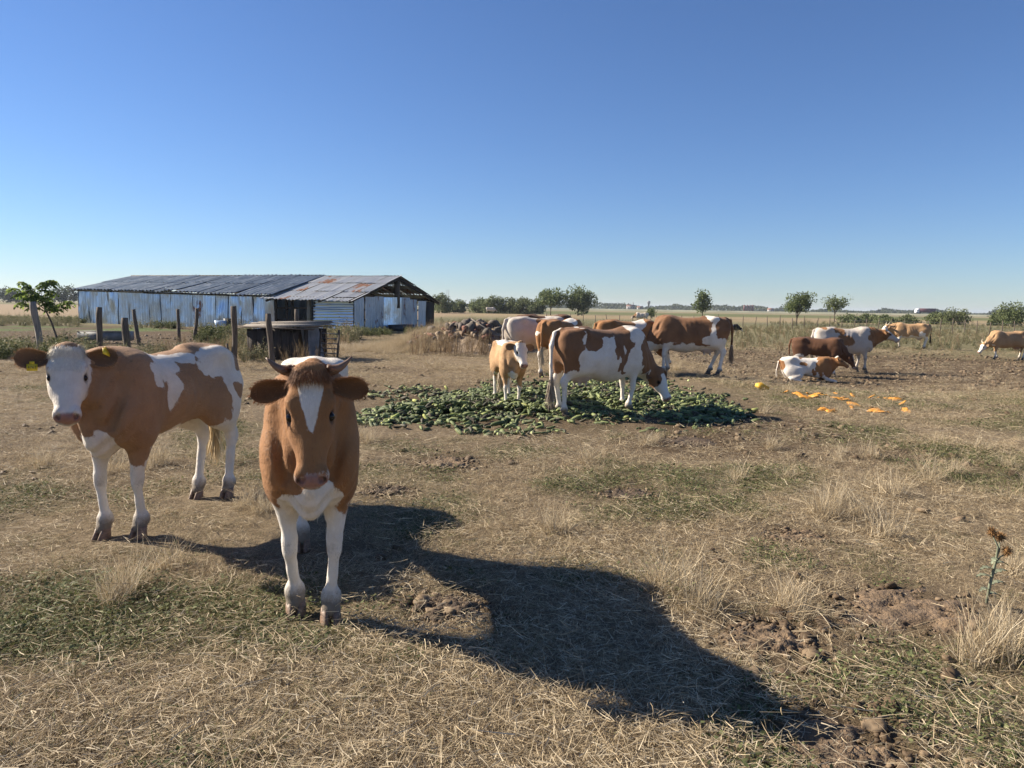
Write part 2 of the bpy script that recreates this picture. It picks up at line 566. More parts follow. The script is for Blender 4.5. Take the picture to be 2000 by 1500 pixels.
def ear_geometry(base, out, fwd, length, width, droop=0.0):
    """cupped leaf: returns verts, quads, inside mask. out = along the ear, fwd = the way its hollow faces"""
    out = out / np.linalg.norm(out); fwd = fwd - out * (fwd @ out); fwd /= np.linalg.norm(fwd)
    up = np.cross(out, fwd)
    ns, nm = 15, 11
    V, inn = [], []
    for lay in (0, 1):
        for i in range(ns):
            s = i / (ns - 1)
            w = width * (0.34 + 0.66 * math.sin(min(1, s * 1.28 + 0.12) * math.pi * 0.5) ** 1.2) * math.sqrt(max(0.0, 1 - max(0, (s - 0.5) / 0.5) ** 2.6)) + 0.003
            cup = 0.95 - 0.55 * s
            for j in range(nm):
                a = (j / (nm - 1) - 0.5) * 2
                ang = a * (1.75 - 0.8 * s)
                y = math.sin(ang) / math.sin(1.75 - 0.8 * s if (1.75 - 0.8 * s) < 1.57 else 1.57) * w * 0.5
                z = -(math.cos(ang)) * w * 0.5 * cup
                th = 0.004 * (1 - abs(a) ** 3) + 0.001
                p = base + out * (s * length) + up * (y - droop * s * s) + fwd * (z + (th if lay == 0 else -th))
                V.append(p); inn.append(1.0 if lay == 0 else 0.0)
    F = []
    N = ns * nm
    for i in range(ns - 1):
        for j in range(nm - 1):
            q = (i*nm+j, i*nm+j+1, (i+1)*nm+j+1, (i+1)*nm+j)
            F.append(q); F.append(tuple(N + k for k in q[::-1]))
    for i in range(ns - 1):
        for j in (0, nm - 1):
            q = (i*nm+j, (i+1)*nm+j, N+(i+1)*nm+j, N+i*nm+j)
            F.append(q if j == 0 else q[::-1])
    for j in range(nm - 1):
        F.append(((ns-1)*nm+j, (ns-1)*nm+j+1, N+(ns-1)*nm+j+1, N+(ns-1)*nm+j))
    return np.array(V), np.array(F), np.array(inn), ns, nm

def cattle(label, loc, yaw, H, hide, coat, head, young=False, vox=0.02, feet=None, lying=False, horns=None, tags=None,
           tail=None, udder=False, wide=1.0, group='cattle of the herd', name='cow', headL=None, ear=None, dirt=1.0, hooves=True, hair=True, face=None, belly=0.0, hoofm=None, muzzle=(0.42, 0.22, 0.17), slope=0.0, brow=(0.3,0.13,0.05)):
    S = H / 1.35
    root = empty(name, (loc[0], loc[1], loc[2] if len(loc) > 2 else 0.0), yaw)
    tag(root, label, 'cow' if name == 'cow' else 'calf' if 'calf' in name else 'steer', group)
    f0 = dict(fl=(0, 0), fr=(0, 0), hl=(0, 0), hr=(0, 0))
    f0.update(feet or {})
    tor = [list(k) for k in (TORSO_YOUNG if young else TORSO_COW)]
    lift = 0.0
    for k in tor:
        k[3] *= wide
        k[2] -= belly * math.exp(-((k[0] + 0.05) / 0.4) ** 2)
    if lying:
        lift = -0.50
        for k in tor: k[1] += lift; k[2] = max(k[2] + lift, 0.02); k[3] *= 1.12
    prims = [(Loft(tor, 0.07, 2.25, egg=0.0 if lying else 0.62 if young else 0.22), 0.05, 1)]
    A = lambda shp, k=0.06, s=1: prims.append((shp, k, s))
    ys = wide
    for sgn in (1, -1):
        A(Ell((-0.50, sgn*0.215*ys, 1.29+lift), (0.07, 0.05, 0.05)), 0.10)                       # hook bone
        A(Ell((-0.80, sgn*0.105*ys, 1.20+lift), (0.06, 0.05, 0.06)), 0.10)                       # pin bone
        A(Ell((0.50, sgn*0.185*ys, 1.02+lift), (0.17, 0.085, 0.30), X=(1, 0, -0.25)), 0.12)      # shoulder
        A(Ell((0.64, sgn*0.175*ys, 0.86+lift), (0.13, 0.08, 0.13)), 0.12)
        A(Ell((-0.60, sgn*0.155*ys, 1.02+lift), (0.235, 0.115, 0.27), X=(1, 0, 0.25)), 0.10)     # thigh
        A(Ell((-0.47, sgn*0.20*ys, 0.84+lift), (0.15, 0.075, 0.17), X=(1, 0, 0.5)), 0.10)        # stifle
    for sgn in (1, -1):
        A(Ell((-0.27, sgn*0.335*ys, 1.17+lift), (0.15, 0.055, 0.12)), 0.12, -1)                  # flank hollow
        A(Ell((0.27, sgn*0.34*ys, 1.05+lift), (0.045, 0.05, 0.28)), 0.10, -1)                      # behind the shoulder
    A(Ell((0.56, 0, 1.28+lift), (0.20, 0.07, 0.08)), 0.10)                                        # withers
    A(Cap((-0.3, 0, 1.325+lift), (-0.78, 0, 1.285+lift), 0.035, 0.04), 0.08)                      # spine to tailhead
    hoofpos = []
    bl = 0.0
    if not lying:
        for nm, sgn, fore in (('fl', 1, 1), ('fr', -1, 1), ('hl', 1, 0), ('hr', -1, 0)):
            dx, dy = f0[nm][:2]
            if fore:
                x0 = 0.53
                el = np.array((x0-0.02, sgn*0.185*ys, 0.78)); kn = np.array((x0+0.035+dx*0.5, sgn*0.165*ys+dy*0.5, 0.43))
                fe = np.array((x0+0.01+dx*0.95, sgn*0.155*ys+dy*0.95, 0.135)); ho = np.array((x0+0.055+dx, sgn*0.155*ys+dy, 0.0))
                A(Cap((x0+0.05, sgn*0.185*ys, 0.98), el, (0.085, 0.15), (0.078, 0.115)), 0.06)
                A(Cap((x0+0.20, sgn*0.21*ys, 1.16), (x0+0.235, sgn*0.135*ys, 0.86), 0.030, 0.030), 0.07, -1)   # groove before the shoulder
                A(Cap(el, kn+(0, 0, 0.05), (0.070, 0.105), (0.038, 0.045)), 0.06)
                A(Ell(kn, (0.050, 0.044, 0.062)), 0.035)
                A(Cap(kn-(0, 0, 0.05), fe+(0, 0, 0.03), (0.033, 0.036), (0.029, 0.033)), 0.03)
            else:
                x0 = -0.63
                st = np.array((x0+0.16, sgn*0.185*ys, 0.80)); kn = np.array((x0-0.10+dx*0.55, sgn*0.15*ys+dy*0.55, 0.525))
                fe = np.array((x0-0.035+dx*0.95, sgn*0.15*ys+dy*0.95, 0.14)); ho = np.array((x0+0.015+dx, sgn*0.15*ys+dy, 0.0))
                A(Cap((x0+0.02, sgn*0.165*ys, 1.0), (x0+0.03+dx*0.2, sgn*0.17*ys, 0.76), (0.105, 0.20), (0.085, 0.15)), 0.10)
                A(Cap((x0+0.03+dx*0.2, sgn*0.17*ys, 0.78), kn+(0.015, 0, 0.06), (0.078, 0.125), (0.040, 0.064)), 0.07)
                A(Ell(kn+(-0.018, 0, 0.015), (0.062, 0.044, 0.075)), 0.035)
                A(Cap(kn-(0, 0, 0.03), fe+(0, 0, 0.03), (0.036, 0.046), (0.031, 0.036)), 0.03)
            A(Ell(fe, (0.050, 0.050, 0.050)), 0.04)
            A(Ell(fe+(-0.045, 0, -0.022), (0.022, 0.034, 0.024)), 0.02)                           # dew claws
            A(Cap(fe, ho+(-0.015, 0, 0.075), (0.045, 0.042), (0.050, 0.046)), 0.03)
            hoofpos.append(ho)
    else:
        # folded legs: fore knees forward, hind cannon beside the belly
        for sgn in (1, -1):
            A(Cap((0.52, sgn*0.20, 0.40), (0.66, sgn*0.23, 0.14), (0.075, 0.11), (0.055, 0.06)), 0.08)
            A(Cap((0.66, sgn*0.23, 0.11), (0.95 if sgn < 0 else 0.48, sgn*0.25, 0.055), 0.058, 0.042), 0.05)
            A(Ell((-0.42, sgn*0.30, 0.30), (0.30, 0.10, 0.22)), 0.1)
            A(Cap((-0.25, sgn*0.36, 0.20), (-0.55, sgn*0.40, 0.10), 0.075, 0.055), 0.08)
            A(Cap((-0.55, sgn*0.40, 0.08), (-0.22, sgn*0.43, 0.055), 0.052, 0.042), 0.05)
        hoofpos = []
    # head frame
    hp = np.array(head['p'], float)
    hy, hpit, hr = R(head.get('yaw', 0)), R(head.get('pitch', 40)), R(head.get('roll', 0))
    AX = np.array((math.cos(hpit)*math.cos(hy), math.cos(hpit)*math.sin(hy), -math.sin(hpit)))
    NZ = np.array((math.sin(hpit)*math.cos(hy), math.sin(hpit)*math.sin(hy), math.cos(hpit)))
    LY = np.cross(NZ, AX)
    NZ, LY = NZ*math.cos(hr) + LY*math.sin(hr), LY*math.cos(hr) - NZ*math.sin(hr)
    L = headL or (0.53 if not young else 0.50)
    h2w = lambda a, b, c: hp + (AX*a + LY*(b*head.get('w', 1.0)) + NZ*c) * L
    hw = head.get('w', 1.0)
    HL = Loft([(a_, b_, c_, d_ * hw) for a_, b_, c_, d_ in HEAD], 0.06, 2.4, (hp, AX, LY, NZ, L))
    # neck
    nb = np.array((0.56, 0, 1.05+lift)); ne = h2w(0.12, 0, -0.24)
    mid = (nb + ne) / 2 + np.array((0, 0, head.get('arch', 0.02)))
    nk = 0.86 if young else 1.0
    A(Cap(nb, mid, (0.18*ys, 0.26), (0.125*ys*nk, 0.20*nk)), 0.12)
    A(Cap(mid, ne, (0.125*ys*nk, 0.20*nk), (0.095*nk, 0.135*nk), lat=tuple(LY) if abs(hy) < 1.2 else (0, 1, 0)), 0.08)
    th = h2w(0.32, 0, -0.40)
    A(Cap(th, (0.73, 0, 0.80+lift), (0.024, 0.06), (0.042, 0.11)), 0.06)                            # dewlap
    A(Ell((0.72, 0, 0.74+lift), (0.10, 0.065, 0.11)), 0.07)                                        # brisket
    A(HL, 0.05)
    A(Ell(h2w(0.02, 0, -0.03), (0.10*L, 0.15*L, 0.10*L), X=AX, Z=NZ), 0.05)                        # poll
    for sgn in (1, -1):
        A(Ell(h2w(0.285, sgn*0.175, -0.045), (0.085*L, 0.055*L, 0.055*L), X=AX, Z=NZ), 0.03)           # brow
        A(Ell(h2w(0.44, sgn*0.165, -0.20), (0.17*L, 0.05*L, 0.13*L), X=AX, Z=NZ), 0.04)            # cheek
        A(Ell(h2w(0.905, sgn*0.088, -0.085), (0.085*L, 0.066*L, 0.07*L), X=AX, Z=NZ), 0.025)       # nostril wing
        A(Ell(h2w(0.40, sgn*0.228, -0.07), (0.055*L, 0.035*L, 0.045*L), X=AX, Z=NZ), 0.025, -1)  # eye socket
        if vox < 0.016:
            A(Ell(h2w(0.955, sgn*0.098, -0.055), (0.045*L, 0.026*L, 0.060*L), X=AX+LY*sgn*0.4, Z=NZ), 0.012, -1)
            A(Cap(h2w(0.80, sgn*0.155, -0.205), h2w(1.01, sgn*0.06, -0.19), 0.010, 0.010), 0.012, -1)
    A(Ell(h2w(0.90, 0, -0.235), (0.10*L, 0.095*L, 0.045*L), X=AX, Z=NZ), 0.03)                     # lower lip
    # tail
    tl = tail or dict(pts=[(-0.80, 0, 1.30), (-0.90, 0, 1.25), (-0.945, 0.0, 1.05), (-0.935, 0.01, 0.80), (-0.925, 0.015, 0.58)])
    tp = [np.array(p, float) + (0, 0, lift if lying else 0) for p in tl['pts']]
    if lying: tp = [np.array(p) for p in [(-0.78, 0.0, 0.78), (-0.9, 0.02, 0.66), (-0.95, 0.1, 0.35), (-0.92, 0.2, 0.08), (-0.8, 0.3, 0.05)]]
    rr = np.linspace(0.042, 0.019, len(tp))
    for i in range(len(tp) - 1):
        A(Cap(tp[i], tp[i+1], rr[i], rr[i+1]), 0.03)
    if udder:
        A(Ell((-0.40, 0, 0.63), (0.19, 0.135, 0.13)), 0.06)
        for sx in (-0.07, 0.06):
            for sgn in (1, -1):
                A(Cap((-0.40+sx, sgn*0.06, 0.56), (-0.40+sx, sgn*0.065, 0.47), 0.022, 0.014), 0.02)
    V, Q = surface_nets(prims, vox / S)
    nb_body = len(V)
    # attributes in rest space
    hd = HL(V)
    hq = HL.local(V)
    isH = (hd < 0.035) & (hq[:, 0] > -0.15)
    nz = fbm(V * 5.5, 3, 4)
    nzf = fbm(V * 16, 5, 3)
    ws = rng.integers(0, 900)
    W3 = V + np.stack([fbm(V*3.6, 11+ws), fbm(V*3.6, 23+ws), fbm(V*3.6, 37+ws)], 1) * 0.085
    c = np.full(len(V), float(coat.get('base', 1.0)))
    for it in coat['patches']:
        v, cen, rad = it[:3]
        e = np.sqrt((((W3 - np.array(cen)) / np.array(rad)) ** 2).sum(1)) + nz * 0.17 + nzf * 0.09
        wdt = it[3] if len(it) > 3 else 0.13
        m = 1 - sstep(1 - wdt, 1 + wdt, e)
        c = c * (1 - m) + v * m
    wl = coat.get('white_legs', 0.62)
    if not lying:
        for zz, sel in ((coat.get('legs_front', wl), V[:, 0] > 0.1), (coat.get('legs_hind', wl), V[:, 0] <= 0.1)):
            m = (1 - sstep(zz - 0.06, zz + 0.06, V[:, 2] + nz * 0.09 + nzf * 0.03)) * sel * (np.abs(hq[:, 1]) + (~isH) > 0)
            m = m * (1 - (isH | (hd < 0.1)))
            c = c * (1 - m)
    if face is not None:
        cf = face(hq + np.stack([nzf, nz, nzf], 1) * 0.015)
        wgt = 1 - sstep(0.0, 0.05, hd)
        c = c * (1 - wgt) + cf * wgt
    # muzzle
    pk = sstep(0.885, 0.925, hq[:, 0] - 0.35 * np.abs(hq[:, 1]) * 0.5 + nzf * 0.012) * sstep(-0.20, -0.17, hq[:, 2]) * (1 - sstep(0.14, 0.17, np.abs(hq[:, 1]))) * isH
    dk = np.zeros(len(V))
    for sgn in (1, -1):
        e = np.sqrt(((hq - np.array((0.958, sgn*0.098, -0.06))) / np.array((0.042, 0.03, 0.05))) ** 2 @ np.ones(3))
        dk = np.maximum(dk, 1 - sstep(0.7, 1.05, e))
        e = np.sqrt(((hq - np.array((0.40, sgn*0.2, -0.085))) / np.array((0.075, 0.09, 0.066))) ** 2 @ np.ones(3))
        dk = np.maximum(dk, 0.75 * (1 - sstep(0.75, 1.1, e)))
    dk = np.maximum(dk, 0.7 * isH * np.exp(-((hq[:, 2] + 0.195) / 0.008) ** 2) * sstep(0.8, 0.84, hq[:, 0]))
    if udder:
        e = np.sqrt((((V - np.array((-0.40, 0, 0.58))) / np.array((0.18, 0.15, 0.11))) ** 2).sum(1))
        pk = np.maximum(pk, (1 - sstep(0.9, 1.15, e)) * (V[:, 2] > 0.40) * 0.55)
    low = 0.0 if lying else 1.0
    dt = dirt * low * ((1 - sstep(0.06, 0.30, V[:, 2])) * 1.0 + 0.55 * np.exp(-((V[:, 2] - 0.42) / 0.06) ** 2) * (V[:, 0] > 0.53) * (np.abs(V[:, 1]) < 0.4) * ((1 - isH) if True else 1))
    dt = dt * (1 - (hd < 0.12))
    # ears
    Vs, Qs, C_, P_, D_, T_ = [V], [Q], [c], [pk], [dk], [dt]
    n0 = len(V)
    er = dict(len=0.44, wid=0.23, back=0.10, drop=0.14, col=(1.0, 1.0), inner=0.6)
    er.update(ear or {})
    earbits = []
    for si, sgn in enumerate((1, -1)):
        b = h2w(0.10, sgn*0.175, -0.13)
        out = LY*sgn + AX*er['drop'] - NZ*er['back']
        if 'drops' in er: out = LY*sgn + AX*er['drops'][si] - NZ*er['back']
        ev, ef, inn, ns, nm = ear_geometry(b, out, NZ*0.9 + AX*0.45, er['len']*L, er['wid']*L, 0.0)
        # sgn flips winding
        if sgn < 0: ef = ef[:, ::-1]
        Vs.append(ev); Qs.append(ef + n0); n0 += len(ev)
        C_.append(np.full(len(ev), er['col'][si])); P_.append(np.zeros(len(ev)))
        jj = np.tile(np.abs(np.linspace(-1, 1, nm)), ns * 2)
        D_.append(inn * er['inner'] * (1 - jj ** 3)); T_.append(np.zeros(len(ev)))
        earbits.append((ev, ns, nm, out, sgn))
    V = np.concatenate(Vs); Q = np.concatenate(Qs)
    me = mesh_np('body', V * S, Q, True, attrs=dict(coat=np.concatenate(C_), pink=np.concatenate(P_), dark=np.concatenate(D_), dirt=np.concatenate(T_)))
    nrm = np.zeros(len(V) * 3, np.float32)
    me.vertices.foreach_get('normal', nrm)
    nrm = nrm.reshape(-1, 3)
    dsp = 0.006 * fbm(V * 5.5, 91) + 0.0010 * fbm(V * 15, 92)
    dsp += 0.006 * np.sin((V[:, 0] - 0.30 * V[:, 2]) * 52) * np.exp(-((V[:, 0] + 0.02) / 0.22) ** 2 - ((V[:, 2] - 0.98 - lift) / 0.22) ** 2) * (1.0 if not young else 0.45)   # ribs
    dsp += 0.006 * np.sin((V[:, 0] * 0.8 + V[:, 2] * 0.5) * 75) * np.exp(-((V[:, 0] - 0.80) / 0.13) ** 2) * (V[:, 2] > 0.6) * (~np.concatenate([isH, np.ones(len(V) - nb_body, bool)]))   # neck folds
    dsp[nb_body:] = 0
    dsp[:nb_body] *= np.where(isH, 0.35, 1.0)
    V2 = (V + nrm * dsp[:, None]) * S
    me.vertices.foreach_set('co', V2.astype(np.float32).ravel())
    me.update()
    body = link('body', me, HIDE[hide], root)
    if slope: body.rotation_euler = (0, slope, 0)
    # eyes
    for sgn in (1, -1):
        p = h2w(0.40, sgn*0.184, -0.088) * S
        link('eye', EYE, None, root, loc=p, scale=(0.042*L*S,)*3)
    # hooves
    if hooves:
        for ho in hoofpos:
            link('hoof', (hoofm or HOOF), None, root, loc=ho * S, scale=(S*1.02,)*3)
    # horns
    if horns:
        for sgn in (1, -1):
            pts, rad = [], []
            for k in range(9):
                t = k / 8
                a, b, cc = horns['path'](t)
                pts.append(h2w(a, sgn*b, cc) * S); rad.append(horns['r'] * (1 - 0.86 * t ** 1.3) * S)
            MB().tube(pts, rad, 10, wob=0.02).build('horn', M_HORNP if horns.get('pale') else M_HORN, root, True)
    # tail tuft
    if hair:
        e = tp[-1]; n = 260 if vox < 0.025 else 120
        q = rng.random(n)
        base = e + np.array((0, 0, 1.0)) * (q * 0.16)[:, None] + rng.normal(size=(n, 3)) * 0.014
        dr = np.tile((0.0, 0.0, -1.0), (n, 1)) + rng.normal(size=(n, 3)) * 0.10
        if lying: dr = np.tile((0.7, 0.7, -0.05), (n, 1)) + rng.normal(size=(n, 3)) * 0.12; base = e + rng.normal(size=(n, 3)) * 0.02
        cw = np.array(tl.get('tuft', (0.5, 0.41, 0.29)))
        strands('tail_tuft', base * S, dr, 0.22 + 0.16 * rng.random(n), np.full(n, 0.006), cw * (0.6 + 0.6 * rng.random((n, 1))), root, 0.12, 3)
    return dict(root=root, S=S, h2w=lambda a, b, c_: h2w(a, b, c_) * S, AX=AX, LY=LY, NZ=NZ, L=L * S, ears=earbits, V=V2[:nb_body], N=nrm[:nb_body], hq=hq, isH=isH, me=me, coat=c, pink=pk, dark=dk, U=V[:nb_body], dirt=dt)

# ------------------------------------------------------------------ ground
def gmacro(x, y):
    x, y = np.asarray(x, float), np.asarray(y, float)
    return -0.25 * sstep(4.0, 8.5, x) * sstep(12, 18, y) - 0.25 * sstep(45, 80, y) * (1 - sstep(4.0, 8.5, x))
def gh(x, y):
    x, y = np.ravel(np.asarray(x, float)), np.ravel(np.asarray(y, float))
    r = np.hypot(x, y)
    fine = 0.016 * n2(x, y, 2.3, 3) + 0.008 * n2(x, y, 9.0, 4, 2)
    z = fine * (1 - sstep(25, 60, r)) + 0.10 * n2(x, y, 0.05, 9) * sstep(25, 60, r)
    return gmacro(x, y) + z
def in_poly(x, y, poly):
    x, y = np.ravel(x), np.ravel(y)
    ins = np.zeros(len(x), bool)
    n = len(poly)
    for i in range(n):
        x1, y1 = poly[i]; x2, y2 = poly[(i + 1) % n]
        c = ((y1 > y) != (y2 > y)) & (x < (x2 - x1) * (y - y1) / (y2 - y1 + 1e-12) + x1)
        ins ^= c
    return ins
CUKE_POLY = [tuple(G(*p)[:2]) for p in ((470, 850), (480, 760), (720, 752), (900, 756), (1000, 734), (1150, 730), (1310, 736), (1440, 762), (1500, 800), (1475, 828), (1300, 848), (1100, 856), (850, 852), (700, 846))]
DUNG = [  # px, py, radius m
    (1655, 1455, 0.30), (1500, 1245, 0.25), (1790, 1195, 0.40), (1235, 966, 0.24), (1345, 862, 0.45), (1560, 1050, 0.2), (870, 1190, 0.22), (760, 960, 0.2), (880, 905, 0.3)]
DUNG_W = [(G(a, b).x, G(a, b).y, r) for a, b, r in DUNG]
def soil_f(x, y):
    x, y = np.ravel(x), np.ravel(y)
    s = 0.26 * sstep(0.0, 0.5, n2(x, y, 0.9, 21)) + 0.5 * sstep(0.25, 0.6, n2(x, y, 0.33, 22))
    cx, cy = G(1080, 795).x, G(1080, 795).y
    s += 0.9 * np.exp(-(((x - cx) / 4.6) ** 2 + ((y - cy) / 3.2) ** 2))
    s += 0.75 * sstep(5, 7, x) * sstep(17, 20, y) * (1 - sstep(33, 40, y))            # trampled dung field on the right
    s += 0.35 * sstep(0.5, 2, x) * sstep(15.5, 18, y) * (1 - sstep(28, 36, y))
    s += 0.85 * (1 - sstep(-9, -7, x)) * sstep(23, 26, y) * (1 - sstep(43, 47, y))     # yard before the shed
    for a, b, r in DUNG_W:
        s += 0.9 * np.exp(-(((x - a) ** 2 + (y - b) ** 2) / (1.5 * r) ** 2))
    return np.clip(s, 0, 1)
def green_f(x, y):
    x, y = np.ravel(x), np.ravel(y)
    base = 0.14 + 0.12 * sstep(1.5, -2.5, x) * sstep(8, 4, y)
    g = sstep(-0.1, 0.7, n2(x, y, 0.85, 31) + 0.4 * n2(x, y, 3.1, 33)) * 0.75 + base
    g *= 1 - 0.6 * sstep(10, 16, y) * (1 - sstep(20, 40, y))
    g += 0.35 * sstep(3, 5, x) * sstep(11, 13, y) * (1 - sstep(15.5, 18, y))
    return np.clip(g - 0.15, 0, 1)
def gcol(x, y):
    x, y = np.ravel(x), np.ravel(y)
    s, g = soil_f(x, y)[:, None], green_f(x, y)[:, None]
    dry, soil, grn = np.array((0.26, 0.20, 0.128)), np.array((0.105, 0.072, 0.044)), np.array((0.115, 0.115, 0.045))
    c = dry * (1 - 0.55 * g) + grn * 0.55 * g
    c = c * (1 - s) + soil * s
    d = y + 12 * n2(x, y, 0.02, 41) * sstep(40, 100, y)
    bands = [(36, (0.19, 0.17, 0.09)), (46, (0.20, 0.185, 0.10)), (70, (0.27, 0.23, 0.125)), (92, (0.16, 0.165, 0.085)), (125, (0.33, 0.26, 0.15)), (170, (0.38, 0.29, 0.17)), (215, (0.13, 0.155, 0.06)), (330, (0.16, 0.17, 0.07)), (345, (0.36, 0.30, 0.19)), (600, (0.15, 0.17, 0.08)), (900, (0.30, 0.25, 0.15)), (1400, (0.12, 0.14, 0.07)), (9000, (0.12, 0.14, 0.07))]
    bx = np.array([b[0] for b in bands]); bc = np.array([b[1] for b in bands])
    far = np.stack([np.interp(d, bx, bc[:, k]) for k in range(3)], 1)
    w = sstep(32, 42, np.hypot(x, y))[:, None]
    w = w * (1 - 0.0)
    c = c * (1 - w) + far * w
    yard = ((1 - sstep(-9, -7, x)) * sstep(23, 26, y) * (1 - sstep(43, 47, y)))[:, None]
    lawn = (sstep(0.0, 0.3, n2(x, y, 0.25, 55)) * (1 - sstep(-9, -7, x)) * sstep(33, 35, y) * (1 - sstep(42, 44, y)))[:, None]
    c = c * (1 - yard) + soil * 1.05 * yard
    c = c * (1 - lawn) + np.array((0.10, 0.15, 0.045)) * lawn
    left = ((1 - sstep(-14, -10, x)) * sstep(50, 56, y))[:, None]
    c = c * (1 - left) + np.array((0.36, 0.27, 0.17)) * left * (1 - sstep(200, 300, y)[:, None]) + far * left * sstep(200, 300, y)[:, None]
    return c

def build_ground():
    r = [0.25]
    while r[-1] < 4400: r.append(r[-1] * (1.013 if r[-1] < 25 else 1.03 if r[-1] < 300 else 1.12))
    r = np.array(r)
    a = np.concatenate([np.linspace(-48, 48, 420), np.linspace(52, 308, 62)])
    th = np.radians(a)
    Rr, T = np.meshgrid(r, th, indexing='ij')
    x, y = (Rr * np.sin(T)).ravel(), (Rr * np.cos(T)).ravel()
    z = gh(x, y)
    nr, na = len(r), len(a)
    i, j = np.meshgrid(np.arange(nr - 1), np.arange(na), indexing='ij')
    i, j = i.ravel(), j.ravel(); j2 = (j + 1) % na
    F = np.stack([i*na+j, (i+1)*na+j, (i+1)*na+j2, i*na+j2], 1)
    F = F[:, ::-1]
    V = np.stack([x, y, z], 1)
    V = np.concatenate([V, [(0, 0, gh([0], [0])[0])]])
    cen = np.array([(nr*na, (k+1) % na, k) for k in range(na)])[:, ::-1]
    xx, yy = V[:, 0], V[:, 1]
    me = mesh_np('ground', V, [cen, F], True, attrs=dict(soil=soil_f(xx, yy), green=green_f(xx, yy)), cols=dict(gcol=gcol(xx, yy)))
    t = NT('pasture_soil')
    p = t.pos()
    c = t.attr('gcol', out='Color')
    f1 = t.noise(p, 34, 6, 0.7)
    f2 = t.noise(p, 5.5, 5, 0.65)
    f3 = t.noise(p, 130, 4, 0.7)
    c = t.mix(t.ramp(f2, [(0.35, 0.55), (0.70, 0.0)]), c, t.mix(0.7, c, (0.05, 0.035, 0.02)))
    c = t.mix(t.ramp(f1, [(0.50, 0.0), (0.74, 0.55)]), c, (0.34, 0.265, 0.16))
    c = t.mix(t.ramp(f3, [(0.30, 0.7), (0.5, 0.0)]), c, (0.05, 0.036, 0.02))
    t.out(c, 0.95)
    t.bsdf.inputs['Specular IOR Level'].default_value = 0.1
    t.bump(t.math('ADD', t.math('MULTIPLY', f1, 0.7), t.math('ADD', t.math('MULTIPLY', f3, 0.3), f2)), 0.9, 0.03)
    return tag(link('ground', me, t.m), kind='structure')
build_ground()

# ------------------------------------------------------------------ instanced ground cover (uncountable)
def ribbons(base, direc, length, width, bend, seg=2, droop=0.5):
    """returns V, F, per-vertex random"""
    n = len(base)
    d = direc / (np.linalg.norm(direc, axis=1, keepdims=True) + 1e-9)
    side = np.cross(d, np.array((0, 0, 1.0)) + rng.normal(size=(n, 3)) * 0.5); side /= np.linalg.norm(side, axis=1, keepdims=True) + 1e-9
    hd = d.copy(); hd[:, 2] = 0
    bd = hd * bend[:, None] + rng.normal(size=(n, 3)) * 0.12
    bd[:, 2] -= droop * bend
    rn = rng.random(n)
    V = []
    for k in range(seg + 1):
        t = k / seg
        c = base + d * (length * t)[:, None] + bd * (length * t * t)[:, None]
        w = (width * (1 - 0.8 * t ** 1.5))[:, None] * 0.5
        V += [c - side * w, c + side * w]
    V = np.stack(V, 1).reshape(-1, 3)
    b = np.arange(n)[:, None] * (2 * (seg + 1))
    F = np.concatenate([b + np.array([2*k, 2*k+1, 2*k+3, 2*k+2]) for k in range(seg)])
    return V, F, np.repeat(rn, 2 * (seg + 1))

def leaves(base, direc, normal, length, width):
    """pointed oval leaves, six corners each"""
    n = len(base)
    d = direc / (np.linalg.norm(direc, axis=1, keepdims=True) + 1e-9)
    s = np.cross(d, normal); s /= np.linalg.norm(s, axis=1, keepdims=True) + 1e-9
    nn = np.cross(s, d)
    L, Wd = length[:, None], width[:, None]
    V = np.stack([base, base + d*L*0.35 + s*Wd*0.5 + nn*L*0.06, base + d*L*0.75 + s*Wd*0.36, base + d*L - nn*L*0.10, base + d*L*0.75 - s*Wd*0.36, base + d*L*0.35 - s*Wd*0.5 + nn*L*0.06], 1).reshape(-1, 3)
    b = np.arange(n)[:, None] * 6
    F = np.concatenate([b + np.array([0, 1, 4, 5]), b + np.array([1, 2, 3, 4])])
    return V, F, np.repeat(rng.random(n), 6)

def unit_dirs(n, lo, hi):
    """directions with inclination lo..hi degrees from straight up"""
    a = rng.random(n) * 2 * math.pi
    i = np.radians(lo + (hi - lo) * rng.random(n))
    return np.stack([np.sin(i) * np.cos(a), np.sin(i) * np.sin(a), np.cos(i)], 1)

def disc(n, r):
    a, q = rng.random(n) * 2 * math.pi, r * np.sqrt(rng.random(n))
    return np.stack([q * np.cos(a), q * np.sin(a), np.zeros(n)], 1)

def cat_parts(parts):
    V, F, A, n = [], [], [], 0
    for v, f, a in parts:
        V.append(v); F.append(f + n); A.append(a); n += len(v)
    return np.concatenate(V), np.concatenate(F), np.concatenate(A)

def variants(name, makers, mat):
    col = bpy.data.collections.new(name)
    for k, mk in enumerate(makers):
        V, F, A = mk()
        me = mesh_np(name, V, F, True, attrs=dict(rnd=A))
        me.materials.append(mat)
        col.objects.link(bpy.data.objects.new('%s_%02d' % (name, k), me))
    return col

